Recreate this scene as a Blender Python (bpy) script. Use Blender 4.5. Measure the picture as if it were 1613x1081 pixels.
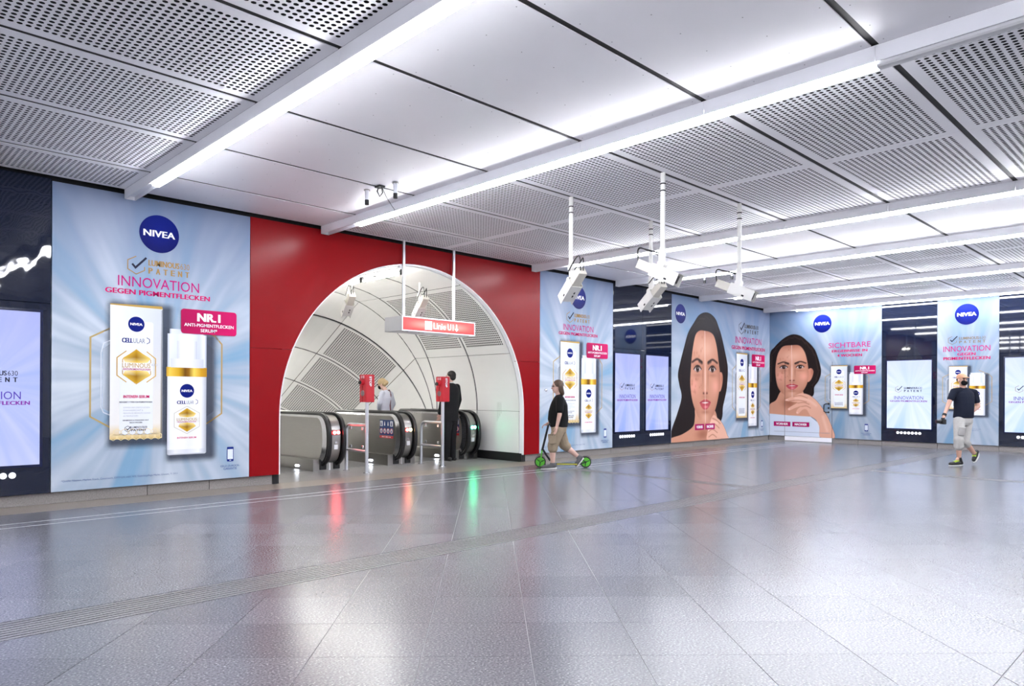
import bpy, bmesh, math, random
import numpy as np
from mathutils import Vector, Matrix, Euler
random.seed(7)
for o in list(bpy.data.objects): bpy.data.objects.remove(o)
S = bpy.context.scene
COL = S.collection
PI = math.pi
R = math.radians

# ---------------------------------------------------------------- camera, world, exposure
FPX = 1120.48
YAW = math.atan2(1953.144-806.5, 1120.48)
CAMH = 1.35
FWD = Vector((math.cos(YAW), math.sin(YAW), 0)); RGT = Vector((math.sin(YAW), -math.cos(YAW), 0))
cam = bpy.data.cameras.new('camera'); camo = bpy.data.objects.new('camera', cam); COL.objects.link(camo)
ROLL = 0.004943
cr, sr = math.cos(ROLL), math.sin(ROLL)
r_ = RGT*cr + Vector((0, 0, sr)); u_ = -RGT*sr + Vector((0, 0, cr)); b_ = -FWD
camo.matrix_world = Matrix(((r_.x, u_.x, b_.x, 0), (r_.y, u_.y, b_.y, 0), (r_.z, u_.z, b_.z, CAMH), (0, 0, 0, 1)))
cam.sensor_width = 36; cam.sensor_fit = 'HORIZONTAL'; cam.lens = FPX/1613*36; cam.shift_y = (620.87-540.5)/1613
cam.clip_start = 0.05; cam.clip_end = 200
S.camera = camo
S.view_settings.view_transform = 'Standard'; S.view_settings.look = 'None'
S.view_settings.gamma = 1; S.view_settings.use_curve_mapping = False
S.view_settings.exposure = 1.42
W = bpy.data.worlds.new('world'); S.world = W; W.use_nodes = True
W.node_tree.nodes['Background'].inputs[0].default_value = (0.5, 0.52, 0.58, 1)
W.node_tree.nodes['Background'].inputs[1].default_value = 0.3
TUBE_L = 24.0      # radiance of the ceiling light strips
TUNNEL_L = 36.0
SCREEN_L = 0.37    # radiance of the advertising screens

# ---------------------------------------------------------------- helpers
def lin(c):
    return tuple(((x/255)/12.92 if x/255 <= .04045 else ((x/255+.055)/1.055)**2.4) for x in c)

_mats = {}
def mat(name, color=(.8, .8, .8), rough=.5, metal=0, spec=.5, var=.04, scale=6, bump=0, bscale=40, aniso=None, coat=0):
    """principled material whose colour carries a little procedural variation"""
    if name in _mats: return _mats[name]
    m = bpy.data.materials.new(name); m.use_nodes = True; nt = m.node_tree; N = nt.nodes; L = nt.links
    p = N['Principled BSDF']
    tc = N.new('ShaderNodeTexCoord'); nz = N.new('ShaderNodeTexNoise'); nz.inputs['Scale'].default_value = scale
    nz.inputs['Detail'].default_value = 3
    mp = N.new('ShaderNodeMapping'); L.new(tc.outputs['Object'], mp.inputs[0]); L.new(mp.outputs[0], nz.inputs['Vector'])
    if aniso: mp.inputs['Scale'].default_value = aniso
    mx = N.new('ShaderNodeMix'); mx.data_type = 'RGBA'
    a = tuple(max(0, c*(1-var)) for c in color); b = tuple(min(1, c*(1+var)) for c in color)
    mx.inputs[6].default_value = (*a, 1); mx.inputs[7].default_value = (*b, 1)
    L.new(nz.outputs['Fac'], mx.inputs[0]); L.new(mx.outputs[2], p.inputs['Base Color'])
    p.inputs['Roughness'].default_value = rough; p.inputs['Metallic'].default_value = metal
    p.inputs['Specular IOR Level'].default_value = spec
    if coat: p.inputs['Coat Weight'].default_value = coat; p.inputs['Coat Roughness'].default_value = .03
    if bump:
        n2 = N.new('ShaderNodeTexNoise'); n2.inputs['Scale'].default_value = bscale; L.new(mp.outputs[0], n2.inputs['Vector'])
        bp = N.new('ShaderNodeBump'); bp.inputs['Strength'].default_value = bump; bp.inputs['Distance'].default_value = .02
        L.new(n2.outputs['Fac'], bp.inputs['Height']); L.new(bp.outputs[0], p.inputs['Normal'])
    _mats[name] = m
    return m

def emit(name, color, strength, var=.03):
    if name in _mats: return _mats[name]
    m = bpy.data.materials.new(name); m.use_nodes = True; nt = m.node_tree; N = nt.nodes; L = nt.links
    p = N['Principled BSDF']; p.inputs['Base Color'].default_value = (*[min(1, c*.8) for c in color], 1)
    p.inputs['Roughness'].default_value = .3
    p.inputs['Emission Color'].default_value = (*color, 1); p.inputs['Emission Strength'].default_value = strength
    tc = N.new('ShaderNodeTexCoord'); nz = N.new('ShaderNodeTexNoise'); nz.inputs['Scale'].default_value = 3
    L.new(tc.outputs['Object'], nz.inputs['Vector'])
    mr = N.new('ShaderNodeMapRange'); mr.inputs['To Min'].default_value = strength*(1-var); mr.inputs['To Max'].default_value = strength*(1+var)
    L.new(nz.outputs['Fac'], mr.inputs['Value']); L.new(mr.outputs[0], p.inputs['Emission Strength'])
    _mats[name] = m
    return m

class MB:
    """collects faces for ONE mesh object"""
    def __init__(s): s.v = []; s.f = []; s.m = []; s.sm = []
    def add(s, verts, faces, mi=0, smooth=False, M=None):
        b = len(s.v)
        if M is not None: verts = [M @ Vector(p) for p in verts]
        s.v += [tuple(p) for p in verts]
        for f in faces: s.f.append(tuple(b+i for i in f)); s.m.append(mi); s.sm.append(smooth)
        return s
    def box(s, a, b, mi=0, M=None, bev=0):
        x0, y0, z0 = [min(p, q) for p, q in zip(a, b)]; x1, y1, z1 = [max(p, q) for p, q in zip(a, b)]
        if bev <= 0:
            v = [(x0,y0,z0),(x1,y0,z0),(x1,y1,z0),(x0,y1,z0),(x0,y0,z1),(x1,y0,z1),(x1,y1,z1),(x0,y1,z1)]
            return s.add(v, [(3,2,1,0),(4,5,6,7),(0,1,5,4),(1,2,6,5),(2,3,7,6),(3,0,4,7)], mi, False, M)
        bev = min(bev, (x1-x0)*.45, (y1-y0)*.45, (z1-z0)*.45)
        bm = bmesh.new(); bmesh.ops.create_cube(bm, size=1)
        for p in bm.verts:
            p.co = Vector(((x0+x1)/2+p.co.x*(x1-x0), (y0+y1)/2+p.co.y*(y1-y0), (z0+z1)/2+p.co.z*(z1-z0)))
        bmesh.ops.bevel(bm, geom=bm.edges[:], offset=bev, segments=2, affect='EDGES', profile=.5)
        bm.verts.index_update(); vs = [p.co.copy() for p in bm.verts]; fs = [[q.index for q in f.verts] for f in bm.faces]
        bm.free(); return s.add(vs, fs, mi, False, M)
    def rings(s, rings, mi=0, smooth=True, cap=True, close=True, M=None):
        n = len(rings[0]); v = [p for r in rings for p in r]; f = []
        for i in range(len(rings)-1):
            for j in range(n if close else n-1):
                k = (j+1) % n; f.append((i*n+j, i*n+k, (i+1)*n+k, (i+1)*n+j))
        s.add(v, f, mi, smooth, M)
        if cap and close:
            s.add(rings[0], [tuple(range(n-1, -1, -1))], mi, False, M); s.add(rings[-1], [tuple(range(n))], mi, False, M)
        return s
    def tube(s, pts, r, n=10, mi=0, cap=True, M=None):
        P = [Vector(p) for p in pts]; rs = r if isinstance(r, (list, tuple)) else [r]*len(P); rings = []
        t0 = (P[1]-P[0]).normalized(); up = Vector((0,0,1)) if abs(t0.z) < .9 else Vector((1,0,0))
        a = t0.cross(up).normalized()
        for i, p in enumerate(P):
            t = (P[min(i+1, len(P)-1)]-P[max(i-1, 0)]).normalized()
            a = (a - t*a.dot(t)).normalized(); b = t.cross(a)
            rings.append([p+(a*math.cos(2*PI*k/n)+b*math.sin(2*PI*k/n))*rs[i] for k in range(n)])
        return s.rings(rings, mi, True, cap, True, M)
    def prism(s, poly, axis, h0, h1, mi=0, M=None):
        """poly of 2d points extruded along axis (0,1,2)"""
        def P(p, h):
            q = list(p); q.insert(axis, h); return tuple(q)
        n = len(poly); v = [P(p, h0) for p in poly]+[P(p, h1) for p in poly]
        f = [tuple(range(n-1, -1, -1)), tuple(range(n, 2*n))]+[(i, (i+1) % n, n+(i+1) % n, n+i) for i in range(n)]
        return s.add(v, f, mi, False, M)
    def sphere(s, c, r, mi=0, n=12, m=8, M=None):
        rr = r if isinstance(r, (list, tuple)) else (r, r, r); v = []; f = []
        for i in range(m+1):
            th = PI*i/m
            for j in range(n):
                ph = 2*PI*j/n
                v.append((c[0]+rr[0]*math.sin(th)*math.cos(ph), c[1]+rr[1]*math.sin(th)*math.sin(ph), c[2]+rr[2]*math.cos(th)))
        for i in range(m):
            for j in range(n):
                k = (j+1) % n; f.append((i*n+j, (i+1)*n+j, (i+1)*n+k, i*n+k))
        return s.add(v, f, mi, True, M)
    def mesh(s, name, mats):
        me = bpy.data.meshes.new(name); me.from_pydata(s.v, [], s.f)
        for m in (mats if isinstance(mats, (list, tuple)) else [mats]): me.materials.append(m)
        me.polygons.foreach_set('material_index', s.m); me.polygons.foreach_set('use_smooth', s.sm); me.update()
        return me
    def build(s, name, mats, parent=None, recalc=True):
        me = s.mesh(name, mats)
        if recalc:
            bm = bmesh.new(); bm.from_mesh(me); bmesh.ops.recalc_face_normals(bm, faces=bm.faces); bm.to_mesh(me); bm.free()
        return link(name, me, parent)

def link(name, me, parent=None, loc=None, rotz=None):
    o = bpy.data.objects.new(name, me); COL.objects.link(o)
    if parent is not None: o.parent = parent
    if loc is not None: o.location = loc
    if rotz is not None: o.rotation_euler = (0, 0, rotz)
    return o
def tag(o, label=None, cat=None, group=None, kind=None):
    if label: o['label'] = label
    if cat: o['category'] = cat
    if group: o['group'] = group
    if kind: o['kind'] = kind
    return o
def thing(name, label, cat, loc=(0,0,0), rotz=0, group=None):
    o = link(name, None, None, loc, rotz); o.empty_display_size = .2
    return tag(o, label, cat, group)
def struct(name):
    o = link(name, None); return tag(o, kind='structure')
def copy_tree(o, parent=None):
    c = o.copy(); COL.objects.link(c)
    if parent is not None: c.parent = parent
    for ch in list(o.children): copy_tree(ch, c)
    return c

# ---------------------------------------------------------------- materials
M_white = mat('white_powder_coat', (.91,.90,.93), .36, 0, .3, .015, 3)
M_perf = mat('white_perforated_sheet', (.91,.90,.93), .5, 0, .3, .015, 3)
M_screw = mat('screw_head_dark', (.12,.12,.13), .5)
M_dark = mat('plenum_black', (.012,.012,.014), .9)
M_rail = mat('dark_joint_rail', (.014,.012,.012), .6)
M_beam = mat('light_channel_white', (.80,.80,.84), .4, 0, .5, .015)
M_tube = emit('light_strip', (.93,.945,1.0), TUBE_L)
M_red = mat('red_enamel_panel', (.255,.003,.006), .26, 0, .15, .05, 2.5, .02, 3)
M_steel = mat('brushed_steel', (.35,.34,.325), .28, 1, .5, .08, 5, .03, 60, (1, 1, 30))
M_steel2 = mat('bright_steel', (.72,.72,.73), .22, 1, .5, .05, 8)
M_alu = mat('satin_aluminium', (.66,.67,.72), .38, 1, .5, .04, 9)
M_rubber = mat('black_rubber', (.008,.008,.009), .3)
M_black = mat('matt_black', (.01,.01,.011), .6)
M_glass = mat('dark_navy_glass', (.006,.010,.028), .03, 0, .6, .1, 2)
M_plinth = mat('granite_plinth', (.27,.25,.24), .6, 0, .4, .45, 60)
M_cam = mat('camera_housing_white', (.78,.77,.74), .42, 0, .5, .03)
M_cam2 = mat('camera_body_cream', (.66,.63,.56), .5, 0, .5, .03)
M_stopred = mat('red_box_paint', (.50,.008,.02), .3, 0, .5, .04)
M_vault = mat('vault_panel_white', (.80,.80,.79), .4, 0, .3, .03, 2)
M_whitewall = mat('white_plaster_wall', (.72,.72,.74), .7, 0, .3, .03)

def ray_material(name, cu, cw, emission=0, tint=((166,181,198),(122,163,194),(212,219,227)), top=(108,122,156), h=3.74):
    """light burst print: rays around (cu, cw) in the panel's own u/w coordinates"""
    m = bpy.data.materials.new(name); m.use_nodes = True; nt = m.node_tree; N = nt.nodes; L = nt.links; p = N['Principled BSDF']
    tc = N.new('ShaderNodeTexCoord'); sp = N.new('ShaderNodeSeparateXYZ'); L.new(tc.outputs['Object'], sp.inputs[0])
    def mth(op, a, b=None):
        n = N.new('ShaderNodeMath'); n.operation = op
        for i, x in enumerate((a, b)):
            if x is None: continue
            if isinstance(x, (int, float)): n.inputs[i].default_value = x
            else: L.new(x, n.inputs[i])
        return n.outputs[0]
    du = mth('SUBTRACT', sp.outputs[0], cu); dw = mth('SUBTRACT', sp.outputs[2], cw)
    rad = mth('SQRT', mth('ADD', mth('MULTIPLY', du, du), mth('MULTIPLY', dw, dw)))
    cx = mth('DIVIDE', du, mth('ADD', rad, .02)); cy = mth('DIVIDE', dw, mth('ADD', rad, .02))
    cb = N.new('ShaderNodeCombineXYZ'); L.new(cx, cb.inputs[0]); L.new(cy, cb.inputs[1]); L.new(mth('MULTIPLY', rad, .10), cb.inputs[2])
    nz = N.new('ShaderNodeTexNoise'); nz.inputs['Scale'].default_value = 2.4; nz.inputs['Detail'].default_value = 3; nz.inputs['Roughness'].default_value = .62
    L.new(cb.outputs[0], nz.inputs['Vector'])
    rp = N.new('ShaderNodeValToRGB'); L.new(nz.outputs['Fac'], rp.inputs[0]); e = rp.color_ramp.elements
    e[0].position = .36; e[0].color = (*lin(tint[1]), 1); e[1].position = .66; e[1].color = (*lin(tint[2]), 1)
    k = e.new(.5); k.color = (*lin(tint[0]), 1)
    # pale heart of the burst; bluer upper edge, on posters darkened for light falloff
    mx = N.new('ShaderNodeMix'); mx.data_type = 'RGBA'; mx.inputs[7].default_value = (*lin(tint[0]), 1)
    mr = N.new('ShaderNodeMapRange'); mr.inputs['From Min'].default_value = .2; mr.inputs['From Max'].default_value = 1.0
    mr.inputs['To Min'].default_value = .8; mr.inputs['To Max'].default_value = .12
    L.new(rad, mr.inputs['Value']); L.new(mr.outputs[0], mx.inputs[0]); L.new(rp.outputs[0], mx.inputs[6])
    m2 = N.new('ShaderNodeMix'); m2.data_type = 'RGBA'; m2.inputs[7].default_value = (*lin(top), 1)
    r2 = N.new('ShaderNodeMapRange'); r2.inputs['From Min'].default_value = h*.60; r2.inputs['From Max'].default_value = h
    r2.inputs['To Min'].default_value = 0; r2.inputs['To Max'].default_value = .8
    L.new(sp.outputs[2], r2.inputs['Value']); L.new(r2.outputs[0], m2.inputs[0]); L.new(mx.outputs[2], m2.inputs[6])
    if emission:
        p.inputs['Base Color'].default_value = (.02,.02,.03,1); p.inputs['Roughness'].default_value = .08
        L.new(m2.outputs[2], p.inputs['Emission Color']); p.inputs['Emission Strength'].default_value = emission
    else:
        L.new(m2.outputs[2], p.inputs['Base Color']); p.inputs['Roughness'].default_value = .45; p.inputs['Specular IOR Level'].default_value = .15
    return m

def print_material(name, emission=0):
    """ink: colour and coverage come from the print's own colour attribute"""
    m = bpy.data.materials.new(name); m.use_nodes = True; nt = m.node_tree; N = nt.nodes; L = nt.links; p = N['Principled BSDF']
    at = N.new('ShaderNodeAttribute'); at.attribute_name = 'ink'
    if emission:
        p.inputs['Base Color'].default_value = (.01,.01,.01,1)
        L.new(at.outputs['Color'], p.inputs['Emission Color']); p.inputs['Emission Strength'].default_value = emission
    else: L.new(at.outputs['Color'], p.inputs['Base Color'])
    p.inputs['Roughness'].default_value = .45; p.inputs['Specular IOR Level'].default_value = .15
    L.new(at.outputs['Alpha'], p.inputs['Alpha'])
    return m
M_ink = print_material('poster_ink')
M_inkglow = print_material('screen_ink', SCREEN_L)
# ---------------------------------------------------------------- the room: levels and lines
YL = 9.95            # face of the left wall (runs along X)
XB = 20.62           # face of the back wall (runs along Y)
ZC = 3.93            # underside of the ceiling panels
X0, Y0_ = -4.6, -4.2 # rear limits of the hall
VX, VZ, VR = 7.475, 1.0, 2.575   # tunnel vault axis and radius

# ---- floor
floor = struct('floor')
M_grout = mat('floor_grout', (.34,.335,.345), .6, 0, .3, .1, 30)
def floor_material(name, base, dark, rough):
    m = bpy.data.materials.new(name); m.use_nodes = True; nt = m.node_tree; N = nt.nodes; L = nt.links; p = N['Principled BSDF']
    tc = N.new('ShaderNodeTexCoord'); gm = N.new('ShaderNodeNewGeometry')
    v1 = N.new('ShaderNodeTexNoise'); v1.inputs['Scale'].default_value = 85; v1.inputs['Detail'].default_value = 2
    L.new(gm.outputs['Position'], v1.inputs['Vector'])
    r1 = N.new('ShaderNodeValToRGB'); L.new(v1.outputs['Fac'], r1.inputs[0]); e = r1.color_ramp.elements
    e[0].position = .36; e[0].color = (*dark, 1); e[1].position = .74; e[1].color = (.42,.42,.43,1)
    k = e.new(.5); k.color = (*base, 1); k = e.new(.62); k.color = (*[c*1.18 for c in base], 1)
    # each stone a shade of its own
    oi = N.new('ShaderNodeObjectInfo'); mr = N.new('ShaderNodeMapRange'); mr.inputs['To Min'].default_value = .88; mr.inputs['To Max'].default_value = 1.07
    L.new(oi.outputs['Random'], mr.inputs['Value'])
    n2 = N.new('ShaderNodeTexNoise'); n2.inputs['Scale'].default_value = .9; n2.inputs['Detail'].default_value = 5; L.new(gm.outputs['Position'], n2.inputs['Vector'])
    m2 = N.new('ShaderNodeMapRange'); m2.inputs['To Min'].default_value = .86; m2.inputs['To Max'].default_value = 1.14; L.new(n2.outputs['Fac'], m2.inputs['Value'])
    mu = N.new('ShaderNodeMath'); mu.operation = 'MULTIPLY'; L.new(mr.outputs[0], mu.inputs[0]); L.new(m2.outputs[0], mu.inputs[1])
    vm = N.new('ShaderNodeVectorMath'); vm.operation = 'SCALE'; L.new(r1.outputs[0], vm.inputs[0]); L.new(mu.outputs[0], vm.inputs['Scale'])
    L.new(vm.outputs[0], p.inputs['Base Color'])
    rr = N.new('ShaderNodeMapRange'); rr.inputs['To Min'].default_value = rough*.97; rr.inputs['To Max'].default_value = rough*1.03
    L.new(n2.outputs['Fac'], rr.inputs['Value']); L.new(rr.outputs[0], p.inputs['Roughness'])
    p.inputs['IOR'].default_value = 1.5
    return m
M_tile = floor_material('terrazzo_tile', (.150,.151,.166), (.092,.092,.103), .24)
M_tile2 = floor_material('terrazzo_border', (.25,.215,.18), (.17,.145,.12), .28)
M_land = floor_material('landing_stone_grey', (.21,.207,.205), (.14,.138,.136), .28)
M_groove = floor_material('grooved_stone', (.20,.195,.20), (.12,.118,.12), .3)
M_line = mat('white_inlay', (.55,.55,.56), .35, 0, .5, .05)
MB().box((X0, Y0_, -.12), (XB+.1, 9.98, -.004)).build('screed', M_grout, floor)

def clip(poly, a, b, c):
    """keep a*x+b*y<=c"""
    out = []
    for i in range(len(poly)):
        p, q = poly[i], poly[(i+1) % len(poly)]; dp = a*p[0]+b*p[1]-c; dq = a*q[0]+b*q[1]-c
        if dp <= 0: out.append(p)
        if (dp < 0 < dq) or (dq < 0 < dp):
            t = dp/(dp-dq); out.append((p[0]+(q[0]-p[0])*t, p[1]+(q[1]-p[1])*t))
    return out
def area(poly): return abs(sum(poly[i][0]*poly[i-1][1]-poly[i-1][0]*poly[i][1] for i in range(len(poly))))/2
TA = R(47.45); TU = (math.cos(TA), math.sin(TA)); TV = (-math.sin(TA), math.cos(TA))
TW, TL, GAP = .5645, .534, .0022
zones = [(-4.5, 9.65, 5.05, 8.478), (9.90, 20.60, 5.05, 8.478), (-4.5, 13.46, .80, 4.665), (13.74, 20.60, .80, 4.665),
         (-4.5, 20.60, -4.1, .794), (9.90, 20.60, 5.05, 5.05)]
# measured grid offsets in the rotated frame
V0 = -.22; U0 = 3.66
cells = []
full_me = None
def tile_mesh(poly):
    n = len(poly); v = [(x, y, 0) for x, y in poly]+[(x, y, -.012) for x, y in poly]
    me = bpy.data.meshes.new('tile'); me.from_pydata(v, [], [tuple(range(n))]+[(i, n+i, n+(i+1) % n, (i+1) % n) for i in range(n)])
    me.materials.append(M_tile); me.update(); return me
for i in range(-30, 50):
    for j in range(-50, 40):
        u = U0+i*TL; v = V0+j*TW
        c = [(u+.0012, v+GAP), (u+TL-.0012, v+GAP), (u+TL-.0012, v+TW-GAP), (u+.0012, v+TW-GAP)]
        poly = [(TU[0]*a+TV[0]*b, TU[1]*a+TV[1]*b) for a, b in c]
        cx = sum(p[0] for p in poly)/4; cy = sum(p[1] for p in poly)/4
        if not (-5 < cx < 21.2 and -4.6 < cy < 9): continue
        for zn in zones:
            q = poly
            for h in ((-1, 0, -zn[0]), (1, 0, zn[1]), (0, -1, -zn[2]), (0, 1, zn[3])):
                if q: q = clip(q, *h)
            if not q or len(q) < 3 or area(q) < .002: continue
            d = cx*FWD.x+cy*FWD.y; s = cx*RGT.x+cy*RGT.y
            vis = d > .8 and abs(s/d) < .78
            key = d*d if vis else 1e4+d*d
            cells.append((key, area(q) > TW*TL*.97, q, (cx, cy)))
cells.sort(key=lambda c: c[0])
rest = MB()
for n, (key, full, q, c) in enumerate(cells):
    if n < 298:
        if full:
            if full_me is None: full_me = tile_mesh([(x-c[0], y-c[1]) for x, y in q])
            link('tile', full_me, floor, (c[0], c[1], 0))
        else: link('tile', tile_mesh([(x-c[0], y-c[1]) for x, y in q]), floor, (c[0], c[1], 0))
    else:
        k = len(q); rest.add([(x, y, 0) for x, y in q]+[(x, y, -.012) for x, y in q], [tuple(range(k))]+[(a, k+a, k+(a+1) % k, (a+1) % k) for a in range(k)])
tag(rest.build('tile_field', M_tile, floor, recalc=False), kind='stuff')
# grooved guide strips: separate stone ribs with open grooves between
M_bed = mat('groove_bed', (.03,.03,.032), .9)
def ribs(x0, x1, y0, y1, n, along='x'):
    MB().box((x0, y0, -.02), (x1, y1, -.0034)).build('groove_bed', M_bed, floor)
    for k in range(n):
        mb = MB()
        if along == 'x':
            w = (y1-y0)/n; mb.box((x0, y0+k*w+.008, -.02), (x1, y0+(k+1)*w-.008, 0))
        else:
            w = (x1-x0)/n; mb.box((x0+k*w+.008, y0, -.02), (x0+(k+1)*w-.008, y1, 0))
        mb.build('guide_rib', M_groove, floor)
ribs(-4.5, 20.55, 4.672, 5.043, 8); ribs(9.655, 9.895, 5.05, 8.478, 6, 'y'); ribs(13.465, 13.735, .80, 4.665, 6, 'y')
# white inlay lines and border stones along the left wall
for (a, b) in ((8.478, 8.502), (8.722, 8.748)): MB().box((-4.5, a, -.02), (XB-.02, b, .0)).build('inlay_line', M_line, floor)
M_tile_b = M_tile
bw = 1.13
for k in range(22):
    x = -4.5+k*bw; xe = min(x+bw, XB-.02)
    MB().box((x+.002, 8.505, -.012), (xe-.002, 8.72, 0)).build('border_stone', M_tile, floor)
    MB().box((x+.002, 8.751, -.012), (xe-.002, 9.40, 0)).build('border_stone', M_tile, floor)
    MB().box((x+.002, 9.405, -.012), (xe-.002, 10.02, 0)).build('border_stone', M_tile2, floor)
# landing plates inside the tunnel
MB().box((4.95, 9.98, -.12), (10.0, 13.0, -.014)).build('landing_screed', M_grout, floor)
for k in range(4):
    for j in range(3): MB().box((4.96+k*1.26+.002, 10.022+j*.62+.002, -.014), (4.96+(k+1)*1.26-.002, 10.022+(j+1)*.62-.002, 0)).build('landing_stone', M_land, floor)

# ---- walls
wall_left = struct('wall_left'); wall_back = struct('wall_back'); wall_right = struct('wall_right'); wall_rear = struct('wall_rear')
MB().box((XB+.10, Y0_, 0), (XB+.3, 10.1, 4.6)).build('backing_wall', M_dark, wall_back)
lw = MB(); lw.box((X0, 10.06, 0), (4.78, 10.2, 4.6)); lw.box((10.17, 10.06, 0), (XB+.3, 10.2, 4.6)); lw.box((4.78, 10.06, 3.68), (10.17, 10.2, 4.6))
lw.build('backing_wall', M_dark, wall_left)
MB().box((X0, Y0_-.2, 0), (XB+.3, Y0_, 4.6)).build('plaster', M_whitewall, wall_right)
MB().box((X0-.2, Y0_-.2, 0), (X0, 10.2, 4.6)).build('plaster', M_whitewall, wall_rear)
# plinth stones
bl = struct('baseboard_left'); bb = struct('baseboard_back')
xs = [-4.5+1.085*k for k in range(7)]+[2.0, 3.1, 3.9, 4.86]
for a, b in zip(xs, xs[1:]): MB().box((a+.004, 10.0, 0), (b-.004, 10.06, .135), 0, None, .004).build('plinth_stone', M_plinth, bl)
xs = [10.09, 10.51, 11.7, 12.92, 14.04, 15.3, 16.4, 17.5, 18.6, 19.7, 20.66]
for a, b in zip(xs, xs[1:]): MB().box((a+.004, 10.0, 0), (b-.004, 10.06, .135), 0, None, .004).build('plinth_stone', M_plinth, bl)
ys = [10.0, 9.45, 8.1, 7.4, 6.787, 5.451, 4.111, 3.0, 1.8, .6, -.6, -1.8, -3.0, -4.1]
for a, b in zip(ys, ys[1:]): MB().box((20.67, b+.004, 0), (20.73, a-.004, .135), 0, None, .004).build('plinth_stone', M_plinth, bb)

# dark strip over the cladding and glass panels
def glass_panel(x0, x1, mt=M_glass):
    MB().box((x0+.003, YL, .14), (x1-.003, 10.0, 2.40), 0, None, .003).build('glass_panel', mt, wall_left)
    MB().box((x0+.003, YL, 2.405), (x1-.003, 10.0, 3.9), 0, None, .003).build('glass_panel', mt, wall_left)
def glass_panel_b(y0, y1):
    MB().box((XB, y1+.003, .14), (20.67, y0-.003, 2.40), 0, None, .003).build('glass_panel', M_glass, wall_back)
    MB().box((XB, y1+.003, 2.405), (20.67, y0-.003, 3.9), 0, None, .003).build('glass_panel', M_glass, wall_back)
M_glassw = mat('dark_navy_glass_wavy', (.006,.010,.028), .03, 0, .6, .1, 2, .35, 2.2)
glass_panel(.80, 2.003, M_glassw); glass_panel(-.42, .796, M_glassw); glass_panel(-1.63, -.424); glass_panel(-2.9, -1.634)
glass_panel(12.92, 14.06); glass_panel(14.06, 15.30)
glass_panel_b(6.785, 5.453); glass_panel_b(4.109, 2.78); glass_panel_b(2.78, 1.45); glass_panel_b(1.45, .1); glass_panel_b(.1, -1.2); glass_panel_b(-1.2, -2.6); glass_panel_b(-2.6, -4.0)

# red enamel cladding around the arch
XR0, XR1 = 4.452, 10.505
def arch_z(x): return VZ+math.sqrt(max(0, VR*VR-(x-VX)**2))
AL, AR = VX-VR, VX+VR
cuts = [XR0+(XR1-XR0)*k/5 for k in range(6)]
zc = [.14, 2.0, 3.885]
samples = sorted([VX+VR*math.cos(a*PI/96) for a in range(97)])
for i in range(5):
    xa, xb = cuts[i]+.002, cuts[i+1]-.002
    xx = sorted(set([xa, xb]+[x for x in samples if xa < x < xb]))
    for j in range(2):
        za, zb = zc[j]+.002, zc[j+1]-.002; mb = MB(); any_ = False
        for p, q in zip(xx, xx[1:]):
            m = (p+q)/2
            if AL < m < AR:
                b0, b1 = max(za, arch_z(p)), max(za, arch_z(q))
            else: b0 = b1 = za
            if b0 >= zb and b1 >= zb: continue
            b0, b1 = min(b0, zb), min(b1, zb)
            mb.add([(p, YL, b0), (q, YL, b1), (q, YL, zb), (p, YL, zb), (p, YL+.05, b0), (q, YL+.05, b1), (q, YL+.05, zb), (p, YL+.05, zb)],
                   [(0,1,2,3), (4,7,6,5), (0,4,5,1), (2,6,7,3)]); any_ = True
        if any_:
            a_in = za; mb.add([(xx[0], YL, za), (xx[0], YL+.05, za), (xx[0], YL+.05, zb), (xx[0], YL, zb)], [(0,1,2,3)]) if not AL < xx[0] < AR else None
            mb.build('red_panel', M_red, wall_left)
# arch trim
prof = [(AL, .14)]+[(VX+VR*math.cos(PI-a*PI/72), VZ+VR*math.sin(PI-a*PI/72)) for a in range(73)]+[(AR, .14)]
def arch_ring(y0, y1, t, z_lo=.14, dr=0):
    o_ = [(VX+(x-VX)*(VR-dr)/VR, VZ+(z-VZ)*(VR-dr)/VR if z > VZ else z) for x, z in prof]
    i_ = [(VX+(x-VX)*(VR-dr-t)/VR, VZ+(z-VZ)*(VR-dr-t)/VR if z > VZ else z) for x, z in prof]
    mb = MB(); n = len(o_)
    v = [(x, y0, z) for x, z in o_]+[(x, y0, z) for x, z in i_]+[(x, y1, z) for x, z in o_]+[(x, y1, z) for x, z in i_]
    f = []
    for k in range(n-1):
        f += [(k, k+1, n+k+1, n+k), (2*n+k, 3*n+k, 3*n+k+1, 2*n+k+1), (n+k, n+k+1, 3*n+k+1, 3*n+k), (k, 2*n+k, 2*n+k+1, k+1)]
    return mb.add(v, f)
arch_ring(YL-.006, YL+.10, .014).build('arch_trim', M_white, wall_left)

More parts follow.
